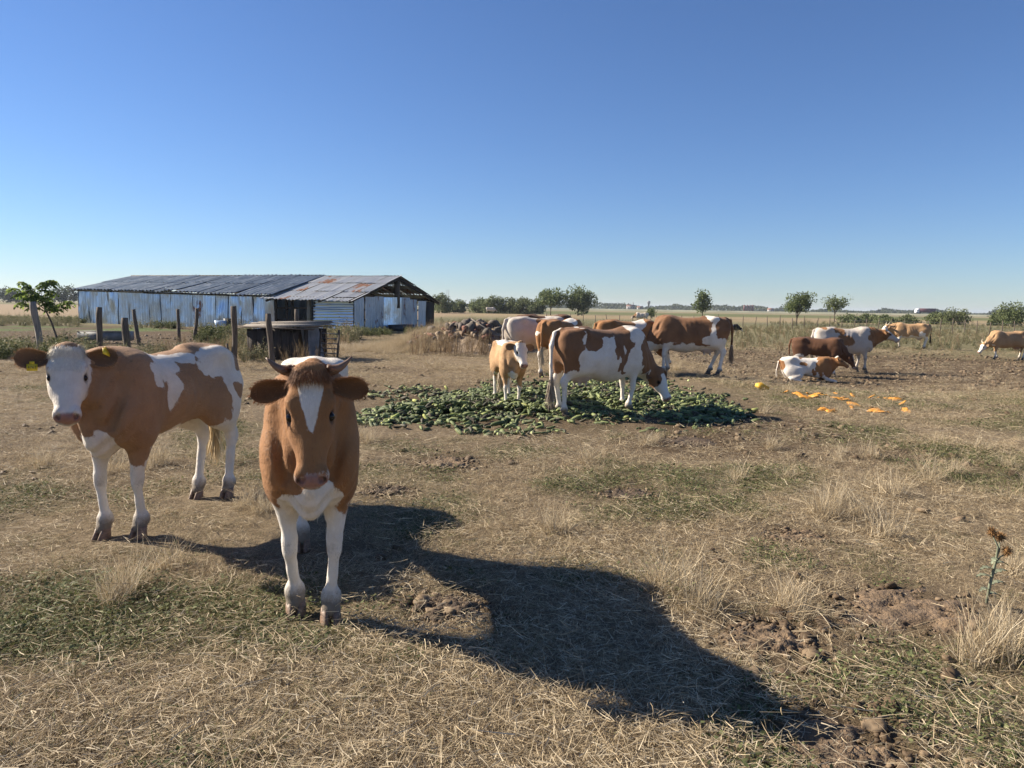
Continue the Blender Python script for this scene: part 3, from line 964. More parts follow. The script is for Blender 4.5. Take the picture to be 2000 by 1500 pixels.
def scatter(name, col, P, scl, kind_label, tilt=0.12, extra=None, idx=None):
    """one object whose points carry copies of the pieces in col"""
    n = len(P)
    me = mesh_np(name, P, np.zeros((0, 3), int), attrs=dict(scl=scl, **(extra or {})))
    ia = me.attributes.new('idx', 'INT', 'POINT')
    ia.data.foreach_set('value', (rng.integers(0, len(col.objects), n) if idx is None else idx).astype(np.int32))
    ra = me.attributes.new('rot', 'FLOAT_VECTOR', 'POINT')
    ra.data.foreach_set('vector', np.stack([rng.normal(size=n) * tilt, rng.normal(size=n) * tilt, rng.random(n) * 6.283], 1).astype(np.float32).ravel())
    o = link(name, me)
    tag(o, kind_label[0], kind_label[1], kind='stuff')
    ng = bpy.data.node_groups.new(name, 'GeometryNodeTree')
    ng.interface.new_socket('Geometry', in_out='INPUT', socket_type='NodeSocketGeometry')
    ng.interface.new_socket('Geometry', in_out='OUTPUT', socket_type='NodeSocketGeometry')
    gi, go = ng.nodes.new('NodeGroupInput'), ng.nodes.new('NodeGroupOutput')
    ip = ng.nodes.new('GeometryNodeInstanceOnPoints')
    ci = ng.nodes.new('GeometryNodeCollectionInfo')
    ci.inputs['Collection'].default_value = col
    ci.inputs['Separate Children'].default_value = True
    ci.inputs['Reset Children'].default_value = True
    def na(nm, ty):
        a = ng.nodes.new('GeometryNodeInputNamedAttribute'); a.data_type = ty
        a.inputs['Name'].default_value = nm
        return a.outputs['Attribute']
    ng.links.new(gi.outputs[0], ip.inputs['Points'])
    ng.links.new(ci.outputs[0], ip.inputs['Instance'])
    ip.inputs['Pick Instance'].default_value = True
    ng.links.new(na('idx', 'INT'), ip.inputs['Instance Index'])
    ng.links.new(na('rot', 'FLOAT_VECTOR'), ip.inputs['Rotation'])
    ng.links.new(na('scl', 'FLOAT'), ip.inputs['Scale'])
    ng.links.new(ip.outputs[0], go.inputs[0])
    o.modifiers.new('scatter', 'NODES').node_group = ng
    return o

def blade_mat(name, stops, greens=None, trans=0.25, tint=None):
    t = NT(name)
    rnd = t.attr('rnd')
    c = t.ramp(rnd, stops)
    if greens:
        r2 = t.math('FRACT', t.math('MULTIPLY', rnd, 7.31), 0)
        gsel = t.math('LESS_THAN', r2, t.attr('green', 'INSTANCER'))
        c = t.mix(gsel, c, t.ramp(rnd, greens))
    oi = t.n('ShaderNodeObjectInfo').outputs['Random']
    c = t.mix(t.math('MULTIPLY', oi, 0.45), c, t.mix(0.5, c, (0.06, 0.04, 0.02)))
    t.out(c, 0.7)
    t.bsdf.inputs['Specular IOR Level'].default_value = 0.2
    tr = t.n('ShaderNodeBsdfTranslucent')
    t.set(tr.inputs['Color'], c)
    mx = t.n('ShaderNodeMixShader')
    mx.inputs[0].default_value = trans
    t.t.links.new(t.bsdf.outputs[0], mx.inputs[1]); t.t.links.new(tr.outputs[0], mx.inputs[2])
    t.t.links.new(mx.outputs[0], t.t.nodes['Material Output'].inputs['Surface'])
    return t.m
STRAW = [(0.0, (0.19, 0.135, 0.08)), (0.30, (0.35, 0.265, 0.16)), (0.65, (0.50, 0.40, 0.255)), (1.0, (0.68, 0.57, 0.39))]
GREENS = [(0.0, (0.055, 0.075, 0.02)), (0.5, (0.11, 0.14, 0.04)), (1.0, (0.21, 0.22, 0.08))]
M_GRASS = blade_mat('dry_grass', STRAW, GREENS)
M_STRAW = blade_mat('straw', [(0.0, (0.36, 0.27, 0.16)), (0.5, (0.52, 0.42, 0.27)), (1.0, (0.70, 0.60, 0.43))])
M_LEAF = blade_mat('weed_leaf', [(0.0, (0.06, 0.075, 0.03)), (0.5, (0.12, 0.14, 0.055)), (1.0, (0.20, 0.21, 0.09))])
M_GWEED = blade_mat('grey_weed', [(0.0, (0.12, 0.13, 0.07)), (0.5, (0.21, 0.215, 0.115)), (0.8, (0.32, 0.28, 0.16)), (1.0, (0.44, 0.35, 0.20))])
M_DWEED = blade_mat('dry_weed', [(0.0, (0.13, 0.085, 0.05)), (0.5, (0.26, 0.18, 0.10)), (1.0, (0.42, 0.32, 0.19))])

def mat_clump(n, rad, l0, l1, i0, i1, w0, w1, b=0.25):
    return lambda: ribbons(disc(n, rad), unit_dirs(n, i0, i1), l0 + (l1 - l0) * rng.random(n) ** 1.6, w0 + (w1 - w0) * rng.random(n), b * (0.4 + rng.random(n)), 2)
GRASS_COL = variants('grass_piece', [mat_clump(120, 0.15, 0.012, 0.07, 50, 89, 0.0018, 0.0036) for _ in range(6)] + [mat_clump(70, 0.14, 0.02, 0.09, 25, 80, 0.0018, 0.0032) for _ in range(3)], M_GRASS)
def straw_piece(n):
    def mk():
        b = disc(n, 0.22); b[:, 2] = 0.01 + 0.03 * rng.random(n)
        return ribbons(b, unit_dirs(n, 80, 93), 0.03 + 0.11 * rng.random(n) ** 2.2, 0.0017 + 0.0018 * rng.random(n), 0.45 * rng.random(n) ** 2, 3, 0.1)
    return mk
STRAW_COL = variants('straw_piece', [straw_piece(13) for _ in range(8)], M_STRAW)
def green_piece(n, rad=0.12):
    def mk():
        b = disc(n, rad); b[:, 2] = 0.01 + 0.03 * rng.random(n)
        d = unit_dirs(n, 50, 95)
        return leaves(b, d, np.tile((0, 0, 1.0), (n, 1)) + rng.normal(size=(n, 3)) * 0.4, 0.010 + 0.018 * rng.random(n), 0.006 + 0.008 * rng.random(n))
    return mk
GREEN_COL = variants('groundcover_piece', [green_piece(34) for _ in range(6)], M_LEAF)
TUFT_COL = variants('tuft_piece', [mat_clump(130, 0.10, 0.12, 0.36, 2, 42, 0.0025, 0.0045, 0.35) for _ in range(4)], M_STRAW)

def weed(n_st, h, leafn, lsize, spread=25, dry=False):
    def mk():
        parts = []
        b = disc(n_st, 0.12); d = unit_dirs(n_st, 0, spread); L = h * (0.5 + 0.6 * rng.random(n_st))
        parts.append(ribbons(b, d, L, np.full(n_st, 0.014), 0.1 * rng.random(n_st), 3, 0.1))
        k = rng.integers(0, n_st, leafn); t = rng.random(leafn) ** 0.8
        lb = b[k] + d[k] * (L[k] * t)[:, None]
        ld = unit_dirs(leafn, 35, 100)
        if dry:
            parts.append(ribbons(lb, unit_dirs(leafn, 5, 60), lsize * (0.5 + rng.random(leafn)), np.full(leafn, 0.007), 0.1 * rng.random(leafn), 2, 0.1))
        else:
            parts.append(leaves(lb, ld, np.tile((0, 0, 1.0), (leafn, 1)) + rng.normal(size=(leafn, 3)) * 0.6, lsize * (0.5 + rng.random(leafn)), lsize * 0.42 * (0.6 + 0.6 * rng.random(leafn))))
        return cat_parts(parts)
    return mk
WEED_COL = variants('weed_piece', [weed(9, 0.55, 170, 0.075) for _ in range(3)] + [weed(7, 0.8, 150, 0.065, 16) for _ in range(2)], M_GWEED)
BUSH_COL = variants('leafy_piece', [weed(12, 0.6, 240, 0.10, 38) for _ in range(3)], M_LEAF)
DRYW_COL = variants('dryweed_piece', [weed(8, 0.8, 90, 0.12, 18, True) for _ in range(4)], M_DWEED)

def polar(n, r0, r1, pw, a0=-43, a1=43):
    """random ground points whose density falls off with distance"""
    u = rng.random(n)
    e = 2 - pw
    r = (r0 ** e + u * (r1 ** e - r0 ** e)) ** (1 / e)
    a = np.radians(a0 + (a1 - a0) * rng.random(n))
    return r * np.sin(a), r * np.cos(a), r
def place(x, y, dz=0.0):
    return np.stack([x, y, gh(x, y) + dz], 1)
def in_cukes(x, y):
    return in_poly(x, y, CUKE_POLY)

x, y, r = polar(62000, 1.5, 44, 1.35)
s = soil_f(x, y)
near_d = np.min([np.hypot(x - a, y - b) / q for a, b, q in DUNG_W], 0)
keep = (rng.random(len(x)) > s * 0.80) & ~(in_cukes(x, y) & (rng.random(len(x)) < 0.85)) & (near_d > 0.9)
keep &= ~((x < -8) & (y > 24) & (rng.random(len(x)) < 0.8))
x, y, r, s = x[keep], y[keep], r[keep], s[keep]
hvar = 0.75 + 0.45 * n2(x, y, 0.6, 77)
FEET = np.array([G(*p)[:2] for p in ((568, 1188), (648, 1200), (596, 1080), (655, 1070), (200, 1050), (270, 1052), (385, 975), (455, 968))])
foot = np.min(np.hypot(x[:, None] - FEET[:, 0], y[:, None] - FEET[:, 1]), 1)
scatter('dry_pasture_grass', GRASS_COL, place(x, y, -0.004), (0.4 + 0.6 * sstep(0.10, 0.30, foot)) * (0.75 + 0.5 * rng.random(len(x))) * np.clip(hvar, 0.45, 1.4) * (1 + 0.035 * np.clip(r - 4, 0, 25)), ('short dry trampled pasture grass mixed with green', 'grass'), 0.15, dict(green=green_f(x, y) * 0.75))
x, y, r = polar(17000, 1.5, 30, 1.5)
near_f = np.min(np.hypot(x[:, None] - FEET[:, 0], y[:, None] - FEET[:, 1]), 1)
near_s = np.min([np.hypot(x - a, y - b) / q for a, b, q in DUNG_W], 0)
keep = ~(in_cukes(x, y) & (rng.random(len(x)) < 0.8)) & ((near_s > 0.95) | (rng.random(len(x)) < 0.1)) & (near_f > 0.2) & (n2(x, y, 0.8, 88) + rng.random(len(x)) * 1.2 > 0.5)
x, y, r = x[keep], y[keep], r[keep]
scatter('loose_straw', STRAW_COL, place(x, y, 0.012), (0.7 + 0.7 * rng.random(len(x))) * (1 + 0.03 * np.clip(r - 4, 0, 25)), ('pale loose straw lying over the pasture', 'straw'), 0.10)
x, y, r = polar(26000, 1.5, 26, 1.4)
keep = (green_f(x, y) + 0.25 * n2(x, y, 2.6, 44) > 0.22 + 1.0 * rng.random(len(x))) & ~in_cukes(x, y) & (np.min([np.hypot(x - a, y - b) / q for a, b, q in DUNG_W], 0) > 1.0)
x, y, r = x[keep], y[keep], r[keep]
scatter('green_groundcover', GREEN_COL, place(x, y, 0.0), (0.6 + 0.7 * rng.random(len(x))) * (1 + 0.03 * np.clip(r - 4, 0, 25)), ('low green creeping plants among the dry grass', 'ground cover'), 0.1)
# crumbs of dung and soil on the trampled ground
def clod():
    V = np.array([v.co for v in EYE.vertices]); sd = rng.integers(0, 999)
    V = V * (1 + 0.4 * fbm(V * 1.7 + sd, sd)[:, None]) * np.array((1.2, 1.0, 0.6)) * 0.05
    F = [list(p.vertices) for p in EYE.polygons]
    F = np.array([t_ for f in F for t_ in ([f] if len(f) == 3 else [f[:3], [f[0], f[2], f[3]]])])
    return V, F, np.full(len(V), rng.random())
M_CLOD = blade_mat('dung_crumb', [(0.0, (0.05, 0.035, 0.022)), (0.5, (0.11, 0.075, 0.045)), (1.0, (0.22, 0.16, 0.10))], trans=0.0)
CLOD_COL = variants('clod_piece', [clod] * 8, M_CLOD)
dp = np.concatenate([np.stack([a + rng.normal(size=260) * q * 0.65, b + rng.normal(size=260) * q * 0.5], 1) for a, b, q in DUNG_W])
x, y, r = polar(26000, 2.0, 38, 1.0)
keep = rng.random(len(x)) < (soil_f(x, y) - 0.15) * np.where((x > 4) & (y > 16), 1.0, 0.6) * sstep(-0.5, 0.4, n2(x, y, 0.7, 66))
x, y, r = np.concatenate([x[keep], dp[:, 0]]), np.concatenate([y[keep], dp[:, 1]]), np.concatenate([r[keep], np.hypot(dp[:, 0], dp[:, 1]) - 3])
scatter('dung_crumbs', CLOD_COL, place(x, y, 0.008), np.where(np.arange(len(x)) >= len(x) - len(dp), 0.09 + 0.30 * rng.random(len(x)) ** 3, 0.20 + 0.7 * rng.random(len(x)) ** 2.2) * (1 + 0.02 * r), ('dark crumbs of dung and soil over the trampled ground', 'dung'), 0.3)
# standing dry tufts
tp_ = [(1290, 1165), (1275, 1140), (1310, 1150), (1370, 1190), (1340, 1180), (1555, 1200), (1545, 1175), (1600, 1000), (1620, 1010), (1635, 990), (1815, 940), (1835, 935), (1640, 888), (1268, 866), (1285, 862), (1835, 862), (1930, 1270), (1960, 1290), (1985, 1265), (1950, 1240), (1900, 1290), (240, 1165), (255, 1150), (225, 1180), (90, 915), (75, 905), (230, 930), (690, 855), (715, 862), (500, 1000), (480, 985), (1090, 1030), (1720, 1050), (1680, 1010), (1870, 930), (1440, 930), (1990, 1120), (1150, 900), (1520, 880)]
pts = np.array([G(a + rng.normal() * 8, b + rng.normal() * 5)[:2] for a, b in tp_ for _ in range(2)])
xs, ys_, _ = polar(420, 4, 26, 1.2)
k = ~in_cukes(xs, ys_) & (n2(xs, ys_, 0.5, 99) > 0.15)
pts = np.concatenate([pts, np.stack([xs[k], ys_[k]], 1)])
scatter('tall_dry_tufts', TUFT_COL, place(pts[:, 0], pts[:, 1], -0.01), 0.45 + 0.65 * rng.random(len(pts)), ('tufts of taller pale dry grass standing in the pasture', 'grass'), 0.2)
# weeds round the posts, the yard, the shed and the far field
def blob(px0, px1, d0, d1, n):
    d = d0 + (d1 - d0) * rng.random(n); p = px0 + (px1 - px0) * rng.random(n)
    return (p - 1000) / FPX * d, d
WX, BX, DX = [], [], []
for a in ((-120, 175, 19.5, 25, 130), (140, 470, 19.5, 23, 60), (470, 540, 19, 26, 50), (-200, 155, 42, 62, 700), (600, 700, 29, 36, 110), (250, 440, 40, 45, 50), (440, 500, 26, 34, 60)): WX.append(blob(*a))
for a in ((1120, 1320, 27, 40, 150), (1420, 2300, 36, 75, 1500), (860, 1420, 33, 90, 700), (1500, 2300, 75, 110, 700)): WX.append(blob(*a))
for a in ((-120, 180, 19, 24, 60), (300, 345, 42, 44, 22), (690, 760, 36, 39.5, 50), (790, 830, 38, 42, 50), (640, 690, 33, 37, 40), (380, 470, 25, 33, 40), (110, 170, 48.5, 49.2, 12), (-200, 160, 52, 58, 90)): BX.append(blob(*a))
for a in ((800, 1020, 23, 34, 260), (1420, 2300, 34, 70, 500), (830, 1150, 33, 70, 380), (600, 680, 27, 34, 60), (480, 660, 19, 24, 40), (300, 480, 19, 26, 50), (900, 1020, 36, 60, 150)): DX.append(blob(*a))
for nm, colx, lst, sc, lab in (('grey_green_weeds', WEED_COL, WX, 1.0, ('grey green weeds along the fence and beyond the pasture', 'weeds')), ('leafy_weeds', BUSH_COL, BX, 1.0, ('dark leafy weeds round the yard and the shed', 'weeds')), ('dry_weeds', DRYW_COL, DX, 0.95, ('brown dried out weed stalks behind the herd', 'weeds'))):
    x = np.concatenate([q[0] for q in lst]); y = np.concatenate([q[1] for q in lst])
    keep = ~((x > 5) & (y < 33.5))
    x, y = x[keep], y[keep]
    far = (1 + 0.25 * sstep(45, 90, y)) * np.where((x < -5) & (y < 30), 0.72, 1.0) * np.where(y > 34, 0.68, 1.0)
    scatter(nm, colx, place(x, y, -0.02), sc * (0.6 + 0.6 * rng.random(len(x))) * far, lab, 0.12)

# ------------------------------------------------------------------ sheet metal sheds
def metal_mat(name, base, rust=0.0, rough=0.42, metallic=0.75, dark=0.5):
    t = NT(name)
    co = t.coord()
    oi = t.n('ShaderNodeObjectInfo').outputs['Random']
    off = t.n('ShaderNodeVectorMath', operation='ADD')
    t.set(off.inputs[0], co)
    cmb = t.n('ShaderNodeCombineXYZ'); t.set(cmb.inputs[0], t.math('MULTIPLY', oi, 37.0)); t.set(cmb.inputs[1], t.math('MULTIPLY', oi, 11.0))
    t.t.links.new(cmb.outputs[0], off.inputs[1])
    v = off.outputs[0]
    streak = t.noise(t.mapping(v, (7, 7, 0.7)), 1.0, 5, 0.65)
    blot = t.noise(v, 1.6, 5, 0.6)
    c = t.mix(t.math('MULTIPLY', oi, 0.55), base, tuple(k * dark for k in base))
    c = t.mix(t.ramp(streak, [(0.40, 0.0), (0.75, 0.55)]), c, tuple(k * 0.45 for k in base))
    c = t.mix(t.ramp(blot, [(0.5, 0.0), (0.72, 0.5)]), c, (0.62, 0.63, 0.62))
    rs = t.math('ADD', t.math('ADD', t.noise(t.mapping(v, (0.9, 0.9, 0.45)), 1.0, 5, 0.62), t.math('MULTIPLY', t.math('SUBTRACT', oi, 0.5), 0.22)), rust)
    rf = t.ramp(rs, [(0.60, 0.0), (0.66, 1.0)])
    c = t.mix(rf, c, t.mix(t.noise(v, 9, 4), (0.22, 0.085, 0.04), (0.34, 0.16, 0.08)))
    t.out(c, t.math('ADD', rough, t.math('MULTIPLY', rf, 0.4)), Metallic=t.math('MULTIPLY', t.math('SUBTRACT', 1.0, rf), metallic))
    t.bump(t.noise(v, 3.5, 3, 0.5), 0.35, 0.05)
    return t.m
M_WALL = metal_mat('wall_sheet_zinc', (0.68, 0.79, 0.93), -0.05, 0.32, 0.85)
M_WALLO = metal_mat('gable_sheet_zinc', (0.52, 0.56, 0.62), -0.01, 0.5)
M_ROOFD = metal_mat('roof_sheet_dark', (0.29, 0.35, 0.40), -0.12, 0.55)
M_ROOFR = metal_mat('roof_sheet_rusty', (0.60, 0.61, 0.60), 0.02, 0.55, 0.5, 0.75)
M_TIMBER = simple_mat('weathered_timber', (0.115, 0.088, 0.065), 0.9, 0.45, 5, 0.7, 30, 0.02, (6, 6, 0.6))
M_TIMBD = simple_mat('dark_timber', (0.045, 0.036, 0.03), 0.9, 0.4, 5, 0.6, 30, 0.02, (6, 6, 0.6))
M_TIMBG = simple_mat('grey_timber', (0.26, 0.225, 0.185), 0.9, 0.35, 5, 0.7, 30, 0.02, (6, 6, 0.6))
M_BLACK = simple_mat('black_plastic', (0.018, 0.018, 0.02), 0.55, 0.3, 6, 0.2)
M_GREYM = simple_mat('dull_grey_metal', (0.16, 0.165, 0.17), 0.6, 0.35, 4, 0.3)
M_BLUEP = simple_mat('pale_blue_plastic', (0.42, 0.55, 0.68), 0.5, 0.2, 4, 0.1)

def sheet(w, h, pitch, amp, dent=0.0, bow=0.0, rows=6, seed=0):
    """corrugated sheet: x across the ribs, z along them, relief in y"""
    n = max(4, int(round(w / pitch)) * 4)
    X = np.linspace(0, w, n + 1); Z = np.linspace(0, h, rows + 1)
    xx, zz = np.meshgrid(X, Z, indexing='ij')
    yy = amp * np.sin(xx / pitch * 2 * np.pi)
    P = np.stack([xx.ravel() * 1.7, zz.ravel() * 1.1, np.full(xx.size, seed * 3.7)], 1)
    yy = yy + dent * fbm(P, seed, 3).reshape(xx.shape) + bow * (zz / h) * (1 - zz / h) * 4
    V = np.stack([xx.ravel(), yy.ravel(), zz.ravel()], 1)
    m = rows + 1
    i, j = np.meshgrid(np.arange(n), np.arange(rows), indexing='ij'); i, j = i.ravel(), j.ravel()
    return mesh_np('sheet', V, np.stack([i*m+j, (i+1)*m+j, (i+1)*m+j+1, i*m+j+1], 1), True)

SHED_O = Vector((-8.9, 41.0, -0.02)); SHED_R = math.atan2(-0.41, 0.912)
def put(o, origin, X, Z):
    """place a sheet: its x axis along X, its length along Z (local shed axes)"""
    X, Z = Vector(X).normalized(), Vector(Z)
    Z = (Z - X * Z.dot(X)).normalized()
    M = Matrix((X, Z.cross(X), Z)).transposed().to_4x4(); M.translation = Vector(origin)
    o.matrix_local = M
def beam(parent, a, b, s, name='beam', mat=None, s2=None):
    a, b = Vector(a), Vector(b)
    d = b - a
    me = MB().box((0, 0, d.length / 2), (s, s2 or s, d.length)).mesh(name)
    o = link(name, me, mat or M_TIMBD, parent)
    q = d.to_track_quat('Z', 'Y')
    o.matrix_local = Matrix.Translation(a) @ q.to_matrix().to_4x4()
    return o

LS = empty('long_shed', SHED_O, SHED_R)
tag(LS, 'long low shed of bluish corrugated sheets with a dark sheet roof', 'shed')
x0, x1 = -22.9, -5.75
eave = lambda x: 2.12 + 0.26 * (x1 - x) / (x1 - x0)
RID = 3.38
x = x0; k = 0
while x < x1 - 0.2:
    w = min(0.85 + 0.25 * rng.random(), x1 - x + 0.04)
    cr = 0.035 if 0.2 < (x - x0) / (x1 - x0) < 0.7 else 0.075
    h = eave(x) - 0.08
    put(link('sheet', sheet(w + 0.10, h + 0.12, 0.24, 0.045, cr * 1.3, 0.0, 8, k), M_WALL, LS), (x, -0.012 * (k % 2) + 0.01 * rng.normal(), -0.12), (1, 0.006 * rng.normal(), 0.004 * rng.normal()), (0.006 * rng.normal(), -0.03 * rng.random(), 1))
    x += w; k += 1
for yb in (8.8,):
    for i in range(9):
        put(link('sheet', sheet(2.0, 2.2, 0.25, 0.02, 0.02, 0, 3, 50 + i), M_WALL, LS), (x0 + i * 1.9, yb, -0.1), (1, 0, 0), (0, 0, 1))
for i in range(8):
    yc = i * 1.1
    top = eave(x0) + (RID - eave(x0)) * (1 - abs(yc + 0.55 - 4.4) / 4.4)
    put(link('sheet', sheet(1.12, max(1.0, top - 0.02), 0.19, 0.02, 0.03, 0, 4, 70 + i), M_WALL, LS), (x0 - 0.02, yc + 1.1, -0.1), (0, -1, 0), (0, 0, 1))
ncol = 18
for i in range(ncol):
    xa = x0 - 0.35 + i * (x1 + 0.2 - x0 + 0.35) / ncol
    wcol = (x1 + 0.2 - x0 + 0.35) / ncol + 0.05
    e0 = Vector((xa, -0.40, eave(xa) - 0.04 + 0.03 * rng.normal())); rd = Vector((xa, 4.4, RID + 0.02 * rng.normal()))
    sl = rd - e0
    for r_ in range(2):
        a = e0 + sl * (0.5 * r_) + Vector((0, 0, 0.03 * r_ + 0.008 * (i % 2)))
        put(link('roof_sheet', sheet(wcol, sl.length * 0.52, 0.34, 0.050, 0.02, 0, 3, 100 + i * 2 + r_), M_ROOFD, LS), a, (1, 0, 0), sl)
    e1 = Vector((xa, 9.1, eave(xa) - 0.04)); sl = rd - e1
    put(link('roof_sheet', sheet(wcol, sl.length * 1.0, 0.34, 0.050, 0.02, 0, 3, 160 + i), M_ROOFD, LS), e1 + Vector((wcol, 0, 0.008 * (i % 2))), (-1, 0, 0), sl)
for i in range(5):
    xa = x0 + (x1 - x0) * i / 5 - 0.25; xb = x0 + (x1 - x0) * (i + 1) / 5 + 0.1
    beam(LS, (xa, -0.14, eave(xa) - 0.13 + 0.02 * rng.normal()), (xb, -0.14, eave(xb) - 0.13), 0.10, 'eave_beam', M_TIMBD)
    if i in (0, 1): beam(LS, (xa + 1.0, -0.24, eave(xa) - 0.10), (xb - 0.4, -0.24, eave(xb) - 0.12), 0.06, 'eave_batten', M_TIMBG)
beam(LS, (x0 - 0.3, 4.4, RID + 0.05), (x1 + 0.2, 4.4, RID + 0.03), 0.07, 'ridge_cap', M_TIMBER)

OS = empty('open_shed', SHED_O, SHED_R)
tag(OS, 'open fronted shed with rusty sheet roof and open gable beside the long shed', 'shed')
RD, WD = 3.26, 8.7
for i, (xa, top) in enumerate(((-5.60, 1.95), (-5.05, 1.9), (-4.35, 1.9), (-3.15, 1.9), (-2.72, 1.95))):
    beam(OS, (xa, 0.02 + 0.3 * (i == 1), -0.2), (xa + 0.03, 0.0 + 0.3 * (i == 1), top), 0.14 if i != 3 else 0.20, 'post', M_TIMBD if i != 3 else M_TIMBG)
for xa in (-5.6, -4.2, -2.9, -1.4, -0.1):
    beam(OS, (xa, WD, -0.2), (xa, WD, 2.0), 0.15, 'post', M_TIMBD)
for z_ in (0.62, 1.32):
    beam(OS, (-5.7, 0.10, z_), (-2.6, 0.10, z_ + 0.03), 0.09, 'rail', M_TIMBD)
    beam(OS, (-5.7, WD - 0.1, z_ - 0.1), (0, WD - 0.1, z_ - 0.05), 0.09, 'rail', M_TIMBD)
beam(OS, (-5.9, 0.0, 1.93), (0.1, 0.0, 1.93), 0.13, 'wall_plate', M_TIMBD)
beam(OS, (-5.9, WD, 1.95), (0.1, WD, 1.95), 0.13, 'wall_plate', M_TIMBD)
beam(OS, (-5.9, 4.4, RD - 0.14), (0.15, 4.4, RD - 0.14), 0.14, 'ridge_beam', M_TIMBD)
beam(OS, (-0.02, 4.4, 1.4), (-0.02, 4.4, RD - 0.2), 0.30, 'gable_post', M_TIMBER, 0.2)
for i in range(3):   # front wall of sheets laid on their side
    put(link('sheet', sheet(0.72, 2.75, 0.18, 0.032, 0.03, 0, 6, 200 + i), M_WALL, OS), (0.02, -0.06 - 0.02 * (i % 2), -0.1 + i * 0.66), (0, 0.03 * (i - 1), 1), (-1, 0, 0.01 * rng.normal()))
hs = [1.98, 2.02, 2.07, 2.08, 2.06, 2.03, 1.98, 1.90, 1.93]
for i in range(8):
    put(link('sheet', sheet(0.98, hs[i] + 0.1 + 0.03 * rng.normal(), 0.24, 0.034, 0.06 if i in (3, 4) else 0.03, 0, 6, 220 + i), M_WALLO if i not in (3, 4) else M_WALL, OS), (0.03 + 0.025 * (i % 2), 0.02 + i * 0.95, -0.12), (0, 1, 0), (0.02 * rng.normal(), 0.012 * rng.normal(), 1))
MB().box((0.0, 8.18, 0.9), (0.05, 0.92, 1.9)).build('opening_shade_panel', M_TIMBD, OS)  # dark panel put in for the shade inside the open doorway
beam(OS, (0, 8.66, -0.2), (0, 8.70, 1.95), 0.12, 'post', M_TIMBD)
for sgn, yy in ((1, -0.55), (-1, 9.3)):
    beam(OS, (0.10, yy, 1.72), (0.10, 4.4, RD - 0.05), 0.07, 'rafter', M_TIMBD, 0.16)
    for xa in (-2.0, -4.0, -5.8):
        beam(OS, (xa, yy, 1.72), (xa, 4.4, RD - 0.08), 0.08, 'rafter', M_TIMBD, 0.12)
for sgn, yy in ((1, -0.62), (-1, 9.4)):
    ncol = 7
    for i in range(ncol):
        xa = -6.35 + i * 0.945
        e0 = Vector((xa, yy, 1.76 + 0.10 * (1 - i / 6) + 0.015 * rng.normal())); rd = Vector((xa, 4.4, RD + 0.02))
        sl = rd - e0
        for r_ in range(3):
            a = e0 + sl * (0.333 * r_) + Vector((0, 0, 0.035 * r_ + 0.01 * (i % 2)))
            o = link('roof_sheet', sheet(0.99, sl.length * 0.35, 0.25, 0.036, 0.02, 0, 3, 300 + i * 3 + r_), M_ROOFR, OS)
            if sgn > 0: put(o, a, (1, 0, 0), sl)
            else: put(o, a + Vector((0.99, 0, 0)), (-1, 0, 0), sl)

# tub, bucket and torn sheet by the walls
def tubmesh(l, w, h, th=0.03, flare=1.15):
    mb = MB(); n = 20; V = []; F = []
    rings = [(1.0, 0.0), (flare, h), (flare - th / w * 2, h), (1.0 - th / w, th)]
    for f, z in rings:
        for k in range(n):
            a = 2 * math.pi * k / n
            c, s_ = math.cos(a), math.sin(a)
            V.append((l / 2 * f * math.copysign(abs(c) ** 0.55, c), w / 2 * f * math.copysign(abs(s_) ** 0.55, s_), z))
    for i in range(3):
        for k in range(n): F.append((i*n+k, i*n+(k+1) % n, (i+1)*n+(k+1) % n, (i+1)*n+k))
    V += [(0, 0, 0), (0, 0, th)]
    T = [(4*n, (k+1) % n, k) for k in range(n)] + [(4*n+1, 3*n+k, 3*n+(k+1) % n) for k in range(n)]
    return mb.add(V, T, F).mesh('tub', True)
p = SHED_O + Matrix.Rotation(SHED_R, 3, 'Z') @ Vector((0.75, 3.7, 0))
tag(link('trough', tubmesh(2.0, 0.7, 0.42), M_BLACK, loc=p, rot=(0, 0, SHED_R + math.pi / 2)), 'black plastic feed trough lying along the gable wall', 'trough')
p = at(432, 43.4)
tag(link('bucket_shape', tubmesh(0.55, 0.5, 0.5, 0.03, 1.3), M_BLUEP, loc=p), 'pale blue tub leaning at the foot of the long shed', 'tub')
p = at(448, 43.6)
tag(link('bucket_shape', tubmesh(0.5, 0.5, 0.62, 0.03, 1.2), M_BLACK, loc=p), 'black tub shape standing in for a dark hole beside the pale blue tub', 'tub')  # black form added in place of a dark hole by the wall
# metal water trough behind the fence
WT = empty('water_trough', at(206, 27.0), R(8))
tag(WT, 'long grey metal water trough behind the fence posts', 'trough')
mb = MB()
L_, W_, H_ = 1.75, 0.55, 0.34
for c, s_ in (((0, -W_/2, 0.12+H_/2), (L_, 0.02, H_)), ((0, W_/2, 0.12+H_/2), (L_, 0.02, H_)), ((-L_/2, 0, 0.12+H_/2), (0.02, W_-0.03, H_)), ((L_/2, 0, 0.12+H_/2), (0.02, W_-0.03, H_)), ((0, 0, 0.13), (L_-0.03, W_-0.03, 0.02))):
    mb.box(c, s_)
mb.build('basin', M_GREYM, WT)
MB().box((0, -W_/2-0.015, 0.12+H_), (L_+0.06, 0.05, 0.03)).build('rim', M_TIMBG, WT)
for sx in (-1, 1):
    MB().box((sx*0.7, 0, 0.06), (0.06, W_, 0.12)).build('foot', M_GREYM, WT)

